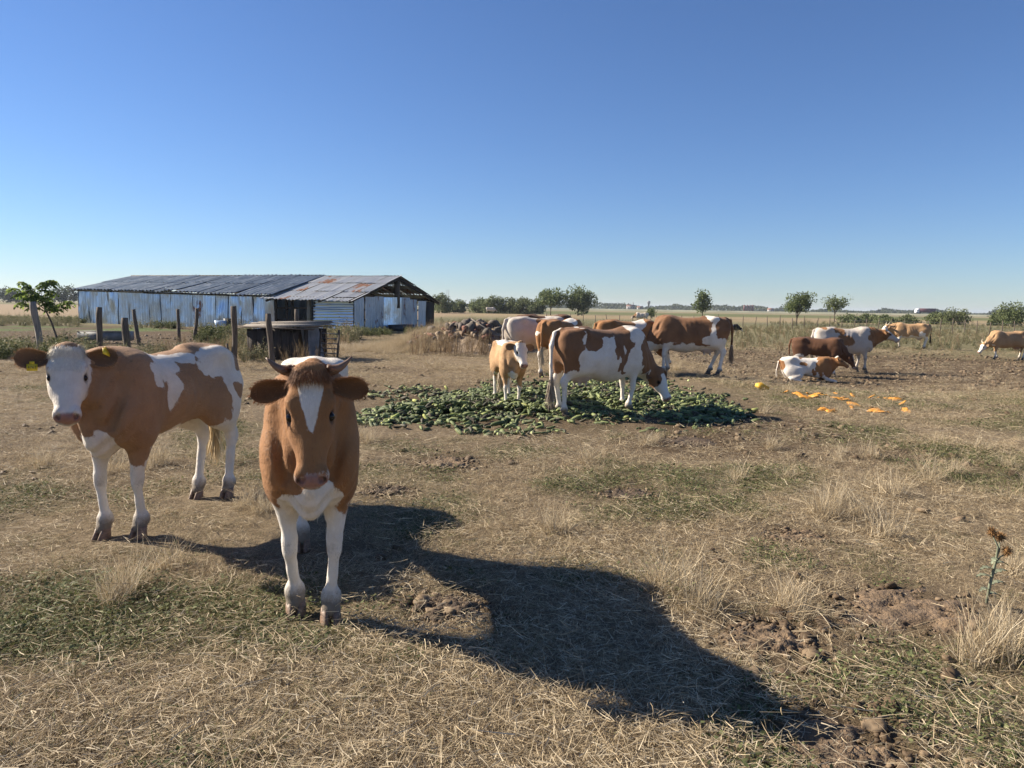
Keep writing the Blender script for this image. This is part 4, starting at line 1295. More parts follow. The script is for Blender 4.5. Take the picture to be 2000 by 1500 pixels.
# low shelter of boards
HUT = empty('low_shelter', at(548, 20.6), R(-4))
tag(HUT, 'low dark shelter roofed with loose grey boards behind the fence posts', 'shelter')
for xa, ya in ((-0.92, 0), (0.72, 0), (-0.92, 1.3), (0.72, 1.3), (-0.1, 0)):
    beam(HUT, (xa, ya, -0.1), (xa, ya, 0.86), 0.09, 'post', M_TIMBD)
for i in range(9):
    MB().box((-0.92 + 0.21 * i, 1.36, 0.42), (0.20, 0.025, 0.86 + 0.04 * rng.normal())).build('wall_board', M_TIMBD, HUT)
for i in range(5):
    MB().box((-0.98, 0.13 + 0.27 * i, 0.42), (0.025, 0.25, 0.84)).build('wall_board', M_TIMBD, HUT)
for i in range(6):
    MB().box((-0.80 + 0.24 * i, -0.05, 0.40), (0.225, 0.025, 0.78 + 0.03 * rng.normal())).build('wall_board', M_TIMBD, HUT)
for i in range(11):
    o = MB().box((0, 0, 0), (2.25 + 0.3 * rng.normal() * 0.5, 0.15, 0.028)).build('roof_board', M_TIMBG if i % 3 else M_TIMBER, HUT)
    o.location = (0.0 + 0.12 * rng.normal(), -0.2 + 0.155 * i, 0.90 + 0.012 * i + 0.02 * (i % 3)); o.rotation_euler = (0.05 * rng.normal(), 0.02 * rng.normal(), 0.05 * rng.normal())
put(link('side_sheet', sheet(1.0, 1.05, 0.10, 0.012, 0.02, 0, 4, 500), M_GREYM, HUT), (0.78, -0.1, -0.05), (0.2, 1, 0), (-0.22, 0, 1))
PAL = empty('gate_panel', at(640, 20.9), R(-12))
tag(PAL, 'grey metal bar gate panel leaning beside the low shelter', 'gate')
for i in range(6): beam(PAL, (-0.30, 0.02 * i, 0.05 + 0.14 * i), (0.30, 0.02 * i, 0.03 + 0.14 * i), 0.03, 'bar', M_GREYM)
for xa in (-0.28, 0.28): beam(PAL, (xa, -0.02, -0.05), (xa, 0.12, 0.85), 0.045, 'upright', M_TIMBER)

# ------------------------------------------------------------------ fence posts
POSTS = [  # px top, py top, px base, py base, radius, material, label
    (70, 590, 82, 693, 0.075, M_TIMBG, 'tall pale grey split post behind the white-faced cow'),
    (199, 600, 193, 690, 0.07, M_TIMBER, 'straight dark post standing in front of the grey water trough'),
    (245, 621, 252, 690, 0.085, M_TIMBER, 'thick short cut off post right of the trough'),
    (262, 605, 276, 676, 0.055, M_TIMBER, 'leaning thin post close behind the thick short one'),
    (349, 604, 352, 667, 0.055, M_TIMBER, 'slim upright post before the middle of the long shed'),
    (386, 602, 380, 662, 0.06, M_TIMBER, 'crooked bent post next to the slim upright one'),
    (460, 598, 452, 722, 0.055, M_TIMBER, 'tallest knotty post with a stub, right behind the tan rump'),
    (526, 613, 531, 714, 0.06, M_TIMBER, 'weathered post in front of the left end of the low shelter'),
    (583, 604, 585, 692, 0.055, M_TIMBER, 'post with a rounded top in front of the right half of the low shelter')]
for i, (ax, ay, bx_, by, rd, mt, lab) in enumerate(POSTS):
    b = G(bx_, by)
    h = (by - ay) * b.y / FPX
    top = Vector(((ax - bx_) * b.y / FPX, 0.06 * rng.normal(), h))
    pts, rr = [], []
    for k in range(9):
        t = k / 8
        wv = (0.05 if i in (5, 6) else 0.015) * math.sin(t * 3.3 + i)
        pts.append((top.x * t + wv, top.y * t + 0.02 * math.sin(t * 5 + i), -0.25 + (h + 0.25) * t)); rr.append(rd * 1.2 * (1.12 - 0.2 * t + 0.06 * math.sin(t * 9 + i)))
    o = MB().tube(pts, rr, 9, wob=0.07).build('fence_post', mt, smooth=False, loc=(b.x, b.y, 0))
    if i == 6:
        root = o
        MB().tube([(0.02, 0, 0.30), (-0.07, 0, 0.40), (-0.09, 0, 0.62)], [0.04, 0.035, 0.03], 7, wob=0.06).build('stub', mt, root)
    tag(o, lab, 'post', 'old wooden fence posts')

# ------------------------------------------------------------------ trees and far things
def leaf_mat(name, a, b, c):
    return blade_mat(name, [(0.0, a), (0.5, b), (1.0, c)], trans=0.3)
M_TLEAF = leaf_mat('tree_leaf', (0.065, 0.095, 0.038), (0.125, 0.165, 0.065), (0.21, 0.245, 0.10))
M_WILLOW = leaf_mat('willow_leaf', (0.08, 0.105, 0.045), (0.14, 0.17, 0.07), (0.22, 0.25, 0.11))
M_WALNUT = blade_mat('walnut_leaf', [(0.0, (0.09, 0.15, 0.03)), (0.5, (0.18, 0.26, 0.055)), (1.0, (0.32, 0.40, 0.10))], trans=0.5)
M_FARLEAF = leaf_mat('far_leaf', (0.03, 0.045, 0.022), (0.05, 0.07, 0.03), (0.08, 0.10, 0.04))
M_BARK = simple_mat('bark', (0.10, 0.075, 0.055), 0.9, 0.4, 6, 0.7, 30, 0.02, (4, 4, 1))

def tree(label, loc, h, w, n=2200, leaf=0.16, base=0.25, mat=None, name='tree', nl=9, trunk=0.06, shape='round', lean=0.0, group=None, cat='tree', droop=0.0, gap=0.35):
    root = empty(name, loc)
    tag(root, label, cat, group)
    mb = MB()
    top = np.array((lean * h, 0, h * 0.75))
    mb.tube([(0, 0, -0.1), (lean * h * 0.3, 0.02 * h, h * 0.3), tuple(top)], [trunk * h * 0.35, trunk * h * 0.26, trunk * h * 0.08], 7, wob=0.05)
    cen, rad = [], []
    for k in range(nl):
        t = (k + rng.random()) / nl
        a = k * 2.4 + rng.random()
        z0 = h * (base * 0.8 + 0.5 * t * (1 - base))
        if shape == 'vase': out = w * 0.5 * (0.35 + 0.65 * rng.random()); z1 = h * (base + (1 - base) * (0.45 + 0.5 * rng.random()))
        elif shape == 'up': out = w * 0.5 * (0.75 - 0.5 * t) * (0.5 + 0.6 * rng.random()); z1 = h * (base + (1 - base) * (0.15 + 0.8 * t))
        else: out = w * 0.5 * (0.45 + 0.5 * rng.random()) * math.sqrt(max(0.1, 1 - (2 * t - 0.9) ** 2)); z1 = h * (base + (1 - base) * (0.12 + 0.76 * t))
        e = np.array((lean * z1 + math.cos(a) * out, math.sin(a) * out, z1))
        s0 = np.array((lean * z0, 0, z0))
        mb.tube([tuple(s0), tuple((s0 + e) / 2 + (0, 0, 0.03 * h)), tuple(e)], [trunk * h * 0.13, trunk * h * 0.09, trunk * h * 0.03], 5)
        cen.append(e); rad.append(w * (0.13 + 0.12 * rng.random()))
        m_ = (s0 * 0.35 + e * 0.65); cen.append(m_ + rng.normal(size=3) * 0.05 * w); rad.append(w * (0.10 + 0.10 * rng.random()))
    mb.build('trunk', M_BARK, root, True)
    cen, rad = np.array(cen), np.array(rad)
    k = rng.integers(0, len(cen), n)
    d = rng.normal(size=(n, 3)); d /= np.linalg.norm(d, axis=1, keepdims=True)
    q = rng.random(n) ** gap
    P = cen[k] + d * (rad[k] * q)[:, None] * np.array((1, 1, 0.85))
    P[:, 2] = np.maximum(P[:, 2], 0.03 * h)
    P[:, 2] -= droop * q * rad[k]
    dr = d + rng.normal(size=(n, 3)) * 0.7
    dr[:, 2] -= droop * 1.5
    V, F, A = leaves(P, dr, d + rng.normal(size=(n, 3)) * 0.6, leaf * (0.6 + 0.8 * rng.random(n)), leaf * 0.55 * (0.6 + 0.7 * rng.random(n)))
    link('crown', mesh_np('crown', V, F, False, attrs=dict(rnd=A)), mat or M_TLEAF, root)
    return root

# young walnut left of the shed
wl = G(114, 682)
root = empty('walnut_tree', (wl.x, wl.y, 0))
tag(root, 'small walnut sapling with a leaning thin stem left of the shed', 'tree')
sc_ = wl.y / FPX
def wp(px, py, dy=0.0): return np.array(((px - 114) * sc_, dy, (682 - py) * sc_))
mb = MB(); tips = []
stem = [wp(114, 690), wp(112, 660), wp(104, 632), wp(93, 606), wp(86, 585)]
mb.tube(stem, [0.035, 0.032, 0.028, 0.022, 0.016], 7, wob=0.05)
for a, b in (((93, 606), (52, 565)), ((86, 590), (52, 552)), ((86, 585), (88, 552)), ((90, 598), (108, 568)), ((93, 606), (118, 588)), ((95, 610), (60, 592)), ((90, 598), (74, 575)), ((93, 604), (102, 590)), ((88, 560), (96, 548)), ((95, 610), (82, 600)), ((70, 580), (40, 576))):
    dy = 0.35 * rng.normal()
    p0, p1 = wp(*a), wp(*b, dy)
    mb.tube([p0, (p0 + p1) / 2 + (0, 0, 0.03), p1], [0.014, 0.010, 0.005], 5)
    for t in (0.55, 0.78, 1.0): tips.append(p0 + (p1 - p0) * t)
mb.build('trunk', M_BARK, root, True)
LP, LD, LN = [], [], []
for tpt in tips:
    for _ in range(5):
        a = rng.random() * 6.28; ln = 0.15 + 0.12 * rng.random(); rach = np.array((math.cos(a), math.sin(a), 0.15 - 0.35 * rng.random()))
        for j in range(9):
            t = (j // 2 + 0.5) / 4.5; sd = 1 if j % 2 else -1
            pp = tpt + rach * ln * t + np.array((0, 0, -0.10 * t * t))
            lat = np.cross(rach, (0, 0, 1.0)) * sd
            LP.append(pp); LD.append(lat * (0.9 if j < 8 else 0.1) + rach * 0.6 + np.array((0, 0, -0.35 - 0.3 * rng.random()))); LN.append(np.array((0, 0, 1.0)) + rng.normal(size=3) * 0.4)
n = len(LP)
V, F, A = leaves(np.array(LP), np.array(LD), np.array(LN), 0.095 + 0.06 * rng.random(n), 0.055 + 0.03 * rng.random(n))
link('crown', mesh_np('crown', V, F, False, attrs=dict(rnd=A)), M_WALNUT, root)

tree('spreading dark tree, left of the close pair behind the herd', at(1073, 165, -0.4), 5.6, 6.2, 3600, 0.42, 0.26, M_TLEAF, shape='vase', nl=13)
tree('taller dense tree, right of the close pair behind the herd', at(1126, 165, -0.4), 6.3, 7.4, 4600, 0.42, 0.24, M_TLEAF, shape='round', nl=15)
tree('upright airy tree standing alone right of the herd', at(1368, 140, -0.4), 5.4, 4.3, 1700, 0.36, 0.30, M_TLEAF, shape='up', nl=15)
tree('vase shaped bushy tree above the pale grey cow', at(1552, 92, -0.25), 3.9, 3.7, 2600, 0.24, 0.22, M_TLEAF, shape='vase', nl=16)
tree('pale thin tree on a slender trunk next to the vase shaped one', at(1625, 112, -0.25), 3.9, 3.8, 1300, 0.26, 0.42, M_WILLOW, shape='vase', nl=14)
tree('dark round tree at the right edge of the fields', at(1972, 105, -0.25), 3.3, 5.0, 2600, 0.26, 0.15, M_TLEAF, shape='round', nl=14)
tree('small dark round tree in the far field behind the brown cow', at(1268, 120, -0.3), 2.2, 1.7, 700, 0.22, 0.2, M_TLEAF, nl=8)
WIL = [(862, 175, 5.2, 6.2, 'big round willow just right of the shed gable'), (893, 190, 3.8, 5.0, 'lower willow right of the big round one'), (935, 195, 4.4, 5.5, 'pale willow at the left end of the hedge'), (962, 190, 5.2, 6.5, 'tallest willow of the hedge behind the rubble heap'), (992, 190, 4.7, 6.5, 'wide willow in the middle of the hedge'), (1020, 188, 4.5, 6.0, 'willow towards the right of the hedge'), (1046, 186, 4.3, 5.5, 'last willow of the hedge beside the tree pair'),
       (1858, 118, 3.0, 5.4, 'rounded drooping willow bush right of the truck'), (1822, 122, 2.3, 3.4, 'smaller bush touching the drooping willow bush'), (1945, 116, 2.4, 3.6, 'feathery bush left of the dark right edge tree'), (1655, 125, 1.5, 4.0, 'low bush right of the pale thin tree'), (1690, 128, 1.7, 4.6, 'wide low bush in the middle of the far field'), (1722, 122, 1.4, 3.8, 'bright low bush left of the truck'), (1765, 120, 1.5, 4.6, 'long low bush under the truck')]
for px, d, h, w, lab in WIL:
    tree(lab, at(px, d, -0.35), h, w, 2600, 0.34 * d / 150, 0.10, M_WILLOW, name='willow_bush', nl=12, droop=0.5, group='willows and bushes in the far field', cat='bush', gap=0.45)
for i, (px, d, h, w) in enumerate(((10, 330, 7.2, 9), (34, 330, 6.2, 8), (58, 360, 8.0, 7), (118, 300, 6.6, 9), (140, 320, 8.2, 8))):
    tree(('rounded tree at the far left edge', 'low tree second from the left edge', 'pointed tree behind the walnut sapling', 'broad tree right of the walnut sapling', 'dark tree touching the left end of the shed', 'tree outside the left edge')[i] + ' on the horizon', at(px, d, -0.3), h, w, 900, 0.8, 0.1, M_FARLEAF, name='far_tree', nl=9, group='trees on the left horizon')
# a wood that reads as one mass along the horizon
n = 62000
px = -500 + 3000 * rng.random(n)
dd = 950 + 450 * rng.random(n)
prof = np.clip(4.6 + 4.2 * fbm(np.stack([px * 0.022, px * 0, px * 0], 1), 71, 4) + 2.5 * sstep(300, -200, px), 0.9, 10)
P = np.stack([(px - 1000) / FPX * dd, dd, -0.3 + prof * rng.random(n) ** 0.7 * dd / 1100], 1)
d = rng.normal(size=(n, 3))
V, F, A = leaves(P, d, rng.normal(size=(n, 3)), 1.6 + 1.6 * rng.random(n), 1.2 + 1.2 * rng.random(n))
tag(link('distant_wood', mesh_np('distant_wood', V, F, False, attrs=dict(rnd=A)), M_FARLEAF), 'dark line of distant woods along the horizon', 'wood', kind='stuff')

# raised road with the truck
M_ROADB = simple_mat('road_bank', (0.26, 0.25, 0.16), 0.95, 0.3, 0.05, 0)
M_ROAD = simple_mat('road_surface', (0.42, 0.40, 0.37), 0.9, 0.1, 0.1, 0)
mb = MB()
mb.add([(-700, 512, -0.5), (900, 512, -0.5), (900, 517, 0.9), (-700, 517, 0.9), (900, 527, 0.9), (-700, 527, 0.9), (900, 532, -0.5), (-700, 532, -0.5)], None, [(0, 1, 2, 3), (3, 2, 4, 5), (5, 4, 6, 7)])
tag(mb.build('road_embankment', M_ROADB), kind='structure')
MBR = MB().box((100, 522, 0.93), (1600, 7.5, 0.05)).build('road', M_ROAD); tag(MBR, kind='structure')
M_WHITE = simple_mat('white_paint', (0.78, 0.79, 0.80), 0.4, 0.05, 1, 0)
M_MAROON = simple_mat('maroon_tarpaulin', (0.10, 0.03, 0.045), 0.6, 0.2, 0.8, 0)
M_TYRE = simple_mat('tyre_rubber', (0.02, 0.02, 0.02), 0.8, 0.2, 5, 0)
M_GLASS = simple_mat('dark_glass', (0.02, 0.025, 0.03), 0.1, 0.1, 5, 0)
TR = empty('truck', at(1800, 521, 0.96), 0)
tag(TR, 'far white truck with dark maroon trailer driving on the horizon road', 'truck')
cab = MB()
prof = [(-7.0, 0.5), (-7.0, 1.7), (-6.75, 2.9), (-6.1, 3.5), (-5.0, 3.7), (-4.8, 3.7), (-4.8, 0.5)]
V = [(a, -1.2, b) for a, b in prof] + [(a, 1.2, b) for a, b in prof]
m = len(prof)
cab.add(V, [(0, k, k+1) for k in range(1, m-1)] + [(m, m+k+1, m+k) for k in range(1, m-1)], [(k, m+k, m+(k+1) % m, (k+1) % m) for k in range(m)])
cab.build('cab', M_WHITE, TR)
MB().box((-5.95, 0, 2.35), (0.9, 2.44, 0.8)).build('window', M_GLASS, TR)
MB().box((1.2, 0, 2.4), (11.4, 2.5, 2.7)).build('trailer', M_MAROON, TR)
MB().box((0.4, 0, 0.85), (12.6, 1.0, 0.3)).build('chassis', M_TYRE, TR)
for wx in (-6.0, -4.0, 3.6, 4.9, 6.2):
    for sy in (-1.05, 1.05):
        MB().tube([(wx, sy - 0.16, 0.52), (wx, sy + 0.16, 0.52)], 0.52, 14).build('wheel', M_TYRE, TR)
# silos, tower, far buildings, masts
M_SILO = simple_mat('silo_red_brown', (0.13, 0.045, 0.04), 0.6, 0.2, 0.5, 0)
for i, lab in enumerate(('leftmost', 'second from the left', 'third from the left', 'rightmost')):
    c = at(1449 + i * 5.3, 900, -0.3)
    o = MB().tube([(0, 0, 0), (0, 0, 7.2), (0, 0, 8.4)], [1.35, 1.35, 0.25], 14).build('silo', M_SILO, loc=c, smooth=False)
    tag(o, lab + ' of the four red brown silos on the horizon', 'silo', 'silos on the horizon')
M_PLAST = simple_mat('far_plaster', (0.30, 0.29, 0.28), 0.8, 0.1, 0.2, 0)
M_RTILE = simple_mat('far_roof_tile', (0.22, 0.11, 0.08), 0.8, 0.2, 0.5, 0)
def house(label, px, d, w, h, rh, chim=False):
    r_ = empty('house', at(px, d, -0.3)); tag(r_, label, 'house')
    MB().box((0, 0, h/2), (w, 7, h)).build('wall', M_PLAST, r_)
    x_ = w/2 + 0.3
    MB().add([(-x_, -4, h), (x_, -4, h), (x_, 0, h+rh), (-x_, 0, h+rh), (-x_, 4, h), (x_, 4, h)], [(0, 3, 4), (1, 5, 2)], [(0, 1, 2, 3), (3, 2, 5, 4), (0, 4, 5, 1)]).build('roof', M_RTILE, r_)
    for k in range(3): MB().box((-w/3 + k*w/3, -3.52, h*0.55), (1.1, 0.06, 1.3)).build('window', M_GLASS, r_)
    if chim: MB().box((w*0.3, 0, h+rh+1.2), (0.9, 0.9, 4)).build('chimney', M_PLAST, r_)
house('pale far building with a thin chimney on the horizon', 1228, 860, 9, 4.2, 1.6, True)
house('small far house left of the tall narrow tower', 1246, 880, 6, 2.8, 1.8)
house('tiny house among the trees near the silos', 1500, 900, 6, 2.8, 2.0)
o = MB().tube([(0, 0, 0), (0, 0, 7.5), (0, 0, 7.6), (0, 0, 10), (0, 0, 10.8)], [1.0, 1.0, 1.7, 1.7, 0.3], 12).build('water_tower', M_GREYM, loc=at(1263, 850, -0.3)); tag(o, 'tall narrow water tower on the horizon', 'tower')
for px, lab in ((871, 'left one of two thin masts above the willows'), (874.5, 'right one of two thin masts above the willows')):
    o = MB().tube([(0, 0, 0), (0, 0, 8.2)], [0.13, 0.07], 8).build('mast', M_GREYM, loc=at(px, 300, -0.3)); tag(o, lab, 'mast')
# far wire fence
FF = empty('wire_fence', at(1040, 86, -0.3)); tag(FF, 'long thin stake and wire fence crossing the far field', 'fence')
o0 = FF.location
stk = MB().tube([(0, 0, -0.3), (0.02, 0, 0.6), (0, 0.02, 1.25)], [0.045, 0.04, 0.035], 6).mesh('stake'); stk.materials.append(M_TIMBER)
prev = None
for k in range(46):
    t = k / 45
    px, d = 1040 + 1080 * t, 86 - 26 * t
    p = at(px, d, -0.3) - o0
    o = bpy.data.objects.new('stake', stk); COL.objects.link(o); o.parent = FF; o.location = p; o.rotation_euler = (0.04 * rng.normal(), 0.05 * rng.normal(), rng.random() * 6); o.scale = (1, 1, 0.85 + 0.3 * rng.random())
wr = MB()
for z_ in (0.55, 1.05):
    wr.tube([tuple(at(1040 + 1080 * k / 12, 86 - 26 * k / 12, -0.3 + z_) - o0) for k in range(13)], 0.008, 4)
wr.build('wire', M_GREYM, FF)

# ------------------------------------------------------------------ the herd
def blaze_face(top=0.11, end=0.56, ring=True, base=1.0, cheek=False):
    def f(q):
        w = np.clip(top * (1 - (np.clip(q[:, 0], 0, 9) / end) ** 1.4), 0, top)
        m = sstep(-0.03, 0.03, w - np.abs(q[:, 1])) * (q[:, 2] > -0.12) * sstep(0.0, 0.06, q[:, 0]) * (1 - sstep(end - 0.05, end, q[:, 0]))
        c = base * (1 - m)
        if ring:
            rg = sstep(0.84, 0.95, q[:, 0] + 0.35 * np.abs(q[:, 1]))
            c = c * (1 - rg) + 0.42 * rg
        return c
    return f
def white_face(limit=-0.02, back=-0.36, low=True):
    def f(q):
        c = 1 - sstep(limit - 0.05, limit + 0.05, q[:, 0]) * sstep(back - 0.05, back + 0.05, q[:, 2] + 0.1 * (q[:, 0] > 0.5))
        return c
    return f
def brown_face_white_front(q):
    return 1 - sstep(-0.03, 0.03, 0.11 + 0.16 * sstep(0.3, 0.6, q[:, 0]) - np.abs(q[:, 1])) * (q[:, 2] > -0.30) * sstep(0.12, 0.22, q[:, 0])

def mid(pf, pr, z=0.0):
    a, b = G(*pf, z), G(*pr, z)
    return (a + b) / 2

# --- horned steer in front
STEER = cattle('brown steer with small horns and white blaze facing the camera', (-1.11, 4.04, 0), R(-76), 1.25, 'red',
    dict(base=1.0, white_legs=0.52, legs_front=0.66, patches=[
        (0, (0.80, 0, 0.70), (0.22, 0.17, 0.17)), (0, (0.3, 0, 0.50), (0.6, 0.3, 0.16)),
        (0, (-0.62, 0.05, 1.34), (0.34, 0.5, 0.22)), (0, (0.02, -0.12, 1.36), (0.16, 0.26, 0.10)), (1, (-0.90, 0, 1.28), (0.12, 0.10, 0.1))]),
    dict(p=(0.90, 0.01, 1.41), yaw=2, pitch=68, roll=-1.5, w=0.88), young=True, vox=0.0105, feet=dict(fl=(0.0, -0.03), fr=(-0.12, 0.03), hl=(0.05, 0.0), hr=(-0.06, 0.02)),
    horns=dict(r=0.030, path=lambda t: (-0.015 - 0.15*t*t + 0.04*t, 0.17 + 0.24*t, -0.06 + 0.03*t)),
    group=None, name='steer', headL=0.555, ear=dict(len=0.36, wid=0.20, drops=(0.16, 0.22), back=0.12), face=blaze_face(0.13, 0.60), wide=0.80,
    tail=dict(pts=[(-0.74, 0, 1.31), (-0.83, 0, 1.24), (-0.87, 0, 1.05), (-0.87, 0.0, 0.75), (-0.86, 0, 0.55)]))
# --- white-faced young cow at the left
CALF = cattle('tan and white young cow with white face and yellow ear tags', (-2.56, 5.34, 0), R(-99), 1.25, 'tan',
    dict(base=1.0, white_legs=0.72, legs_front=0.60, patches=[
        (0, (0.27, 0.30, 1.23), (0.17, 0.26, 0.16)), (0, (0.20, 0.30, 1.02), (0.07, 0.2, 0.15)), (0, (-0.02, 0.18, 1.33), (0.26, 0.12, 0.07)),
        (0, (-0.40, 0.25, 1.28), (0.22, 0.22, 0.13)), (0, (-0.68, 0.2, 1.02), (0.24, 0.4, 0.42)), (1, (-0.62, 0.25, 1.00), (0.09, 0.16, 0.13)), (1, (-0.62, 0.05, 1.36), (0.22, 0.12, 0.07)),
        (1, (-0.80, 0.1, 1.22), (0.10, 0.2, 0.13)),
        (0, (-0.05, 0, 0.62), (0.60, 0.4, 0.10)), (0, (0.74, 0, 0.72), (0.18, 0.16, 0.15)),
        (0, (0.3, -0.3, 1.0), (0.3, 0.2, 0.2))]),
    dict(p=(0.92, -0.06, 1.41), yaw=36, pitch=57, roll=3, arch=0.0), young=True, vox=0.0115, feet=dict(fl=(-0.03, 0.0), fr=(0.04, 0.03), hl=(0.0, 0.02), hr=(0.10, 0.05)),
    group=None, name='young_cow', headL=0.52, ear=dict(len=0.41, wid=0.25, drops=(0.02, 0.10), back=-0.22), face=white_face(-0.06, -0.50), wide=0.87,
    tail=dict(pts=[(-0.74, 0, 1.31), (-0.83, -0.02, 1.24), (-0.87, -0.05, 1.05), (-0.86, -0.08, 0.75), (-0.84, -0.09, 0.60)], tuft=(0.62, 0.48, 0.28)))
CALF['root']['category'] = 'cow'
# --- spotted cow eating in the middle
c0 = mid((1228, 806), (1102, 812))
COW_A = cattle('spotted brown and white cow eating from the cucumber heap, head down', c0 + Vector((0.05, 0.1, 0)), R(32), 1.30, 'brown',
    dict(base=0.0, legs_front=0.60, legs_hind=0.66, patches=[
        (1, (-0.72, 0, 1.02), (0.27, 0.5, 0.46)), (1, (-0.2, 0, 1.36), (0.62, 0.45, 0.19)), (1, (-0.38, -0.2, 1.18), (0.15, 0.3, 0.15)),
        (1, (0.22, -0.2, 1.10), (0.18, 0.35, 0.28)), (1, (0.24, -0.25, 0.88), (0.11, 0.3, 0.15)), (0, (0.27, -0.33, 1.0), (0.035, 0.1, 0.06)),
        (1, (0.05, -0.3, 0.93), (0.055, 0.2, 0.105)), (1, (0.16, -0.3, 0.74), (0.05, 0.2, 0.04)), (1, (0.30, -0.3, 0.72), (0.07, 0.2, 0.03)),
        (1, (0.72, -0.05, 0.92), (0.27, 0.35, 0.36)), (0, (0.56, -0.1, 1.28), (0.15, 0.3, 0.23)), (0, (0.47, -0.2, 1.08), (0.06, 0.2, 0.16)),
        (0, (-0.55, -0.12, 1.36), (0.11, 0.1, 0.07)), (1, (1.0, 0, 0.85), (0.35, 0.4, 0.4))]),
    dict(p=(1.10, -0.16, 0.68), yaw=-75, pitch=64, arch=-0.02), vox=0.017, feet=dict(fl=(0.05, -0.02), fr=(-0.09, 0.0), hl=(0.0, 0.02), hr=(-0.14, 0.02)),
    udder=True, name='cow', face=brown_face_white_front, belly=0.05, wide=1.05, ear=dict(len=0.42, wid=0.24), group=None, hoofm=HOOFD,
    tail=dict(pts=[(-0.78, 0, 1.315), (-0.90, 0, 1.27), (-0.965, -0.01, 1.08), (-0.975, -0.02, 0.80), (-0.965, -0.02, 0.48)], tuft=(0.40, 0.32, 0.24)))
# --- cow behind it, facing left
c0 = mid((1296, 722), (1396, 744))
COW_B = cattle('large brown cow with a white stripe over the loin, feeding behind the spotted cow', c0 + Vector((0.08, 0.2, 0)), R(172), 1.42, 'brown',
    dict(base=1.0, legs_front=0.72, legs_hind=0.72, patches=[
        (0, (-0.45, 0.2, 1.34), (0.09, 0.3, 0.10)), (0, (-0.54, 0.28, 1.12), (0.07, 0.2, 0.24)), (0, (-0.50, 0.3, 0.84), (0.20, 0.25, 0.13)),
        (0, (0, 0, 0.56), (0.75, 0.4, 0.13)), (0, (-0.66, 0.2, 0.70), (0.2, 0.25, 0.2))]),
    dict(p=(1.20, 0.02, 0.70), yaw=10, pitch=66, arch=-0.02), vox=0.02, feet=dict(hl=(-0.02, 0), hr=(0.16, 0), fl=(0.06, 0), fr=(-0.06, 0)),
    udder=True, face=white_face(0.1), belly=0.04, group=None, hoofm=HOOFD, tail=dict(pts=[(-0.78, 0, 1.315), (-0.90, 0, 1.27), (-0.955, 0.0, 1.08), (-0.955, 0.0, 0.80), (-0.95, 0.0, 0.56)], tuft=(0.30, 0.2, 0.13)))
# --- small calf
CALF_S = cattle('small sandy calf with white face standing on the cucumbers', G(990, 796) + Vector((0, 0.25, 0)), R(-79), 1.03, 'sand',
    dict(base=1.0, white_legs=0.50, patches=[(0, (-0.2, 0, 1.38), (0.7, 0.3, 0.12)), (0, (0.74, 0, 0.70), (0.16, 0.10, 0.12)), (0, (-0.05, 0, 0.60), (0.6, 0.4, 0.10)), (0, (0.5, 0.25, 1.2), (0.2, 0.12, 0.2))]),
    dict(p=(0.80, 0.12, 1.38), yaw=8, pitch=58, roll=3), young=True, vox=0.014, feet=dict(fl=(0.02, -0.02), fr=(0.10, 0.0), hl=(0.1, 0), hr=(-0.08, 0)),
    name='calf', headL=0.53, ear=dict(len=0.42, wid=0.27, drop=0.05), face=white_face(-0.06), group=None, wide=0.92, hoofm=HOOFD)
# --- two seen from behind at the back of the heap
c0 = G(1040, 730)
COW_C = cattle('pale grey white cow with its rump to the left behind the small calf', c0 + Vector((0.12, 0.75, 0)), R(28), 1.34, 'grey',
    dict(base=0.0, patches=[(1, (0.02, -0.25, 1.24), (0.17, 0.3, 0.12), 0.12), (1, (0.7, 0, 1.1), (0.3, 0.4, 0.3))]),
    dict(p=(1.18, 0.0, 0.75), yaw=-10, pitch=64), vox=0.022, face=white_face(0.0), hoofm=HOOFD, group=None,
    feet=dict(hr=(0.1, 0), hl=(-0.05, 0)), tail=dict(pts=[(-0.78, 0, 1.315), (-0.90, 0, 1.27), (-0.965, 0.0, 1.05), (-0.965, 0.0, 0.80), (-0.95, 0.0, 0.6)]))
COW_D = cattle('red brown cow with white patch on the loin, rump towards the camera', G(1072, 738) + Vector((0.30, 0.60, 0)), R(58), 1.31, 'red',
    dict(base=1.0, legs_hind=0.68, legs_front=0.7, patches=[(0, (0.28, -0.1, 1.34), (0.2, 0.3, 0.14)), (0, (-0.85, 0.17, 1.05), (0.06, 0.06, 0.09))]),
    dict(p=(1.15, 0.0, 0.72), yaw=-10, pitch=66), vox=0.022, face=white_face(0.0), hoofm=HOOFD, group=None, feet=dict(hr=(0.05, 0), hl=(-0.05, 0)))
COW_E = cattle('dark brown backed cow mostly hidden behind the pale grey cow', at(1062, 21.5), R(12), 1.36, 'dark',
    dict(base=1.0, patches=[(0, (0.1, 0, 1.36), (0.12, 0.4, 0.12)), (0, (0, 0, 0.5), (0.8, 0.4, 0.15))]),
    dict(p=(1.18, 0.0, 0.75), yaw=0, pitch=64), vox=0.03, face=white_face(0.0), hoofm=HOOFD, group=None, hair=False)
COW_F = cattle('orange brown cow whose back shows behind the spotted cow', at(1222, 18.2), R(20), 1.30, 'red',
    dict(base=1.0, patches=[(0, (0.25, -0.1, 1.30), (0.14, 0.3, 0.16))]),
    dict(p=(1.15, 0.0, 0.72), yaw=0, pitch=66), vox=0.028, face=white_face(0.0), hoofm=HOOFD, group=None, hair=False)
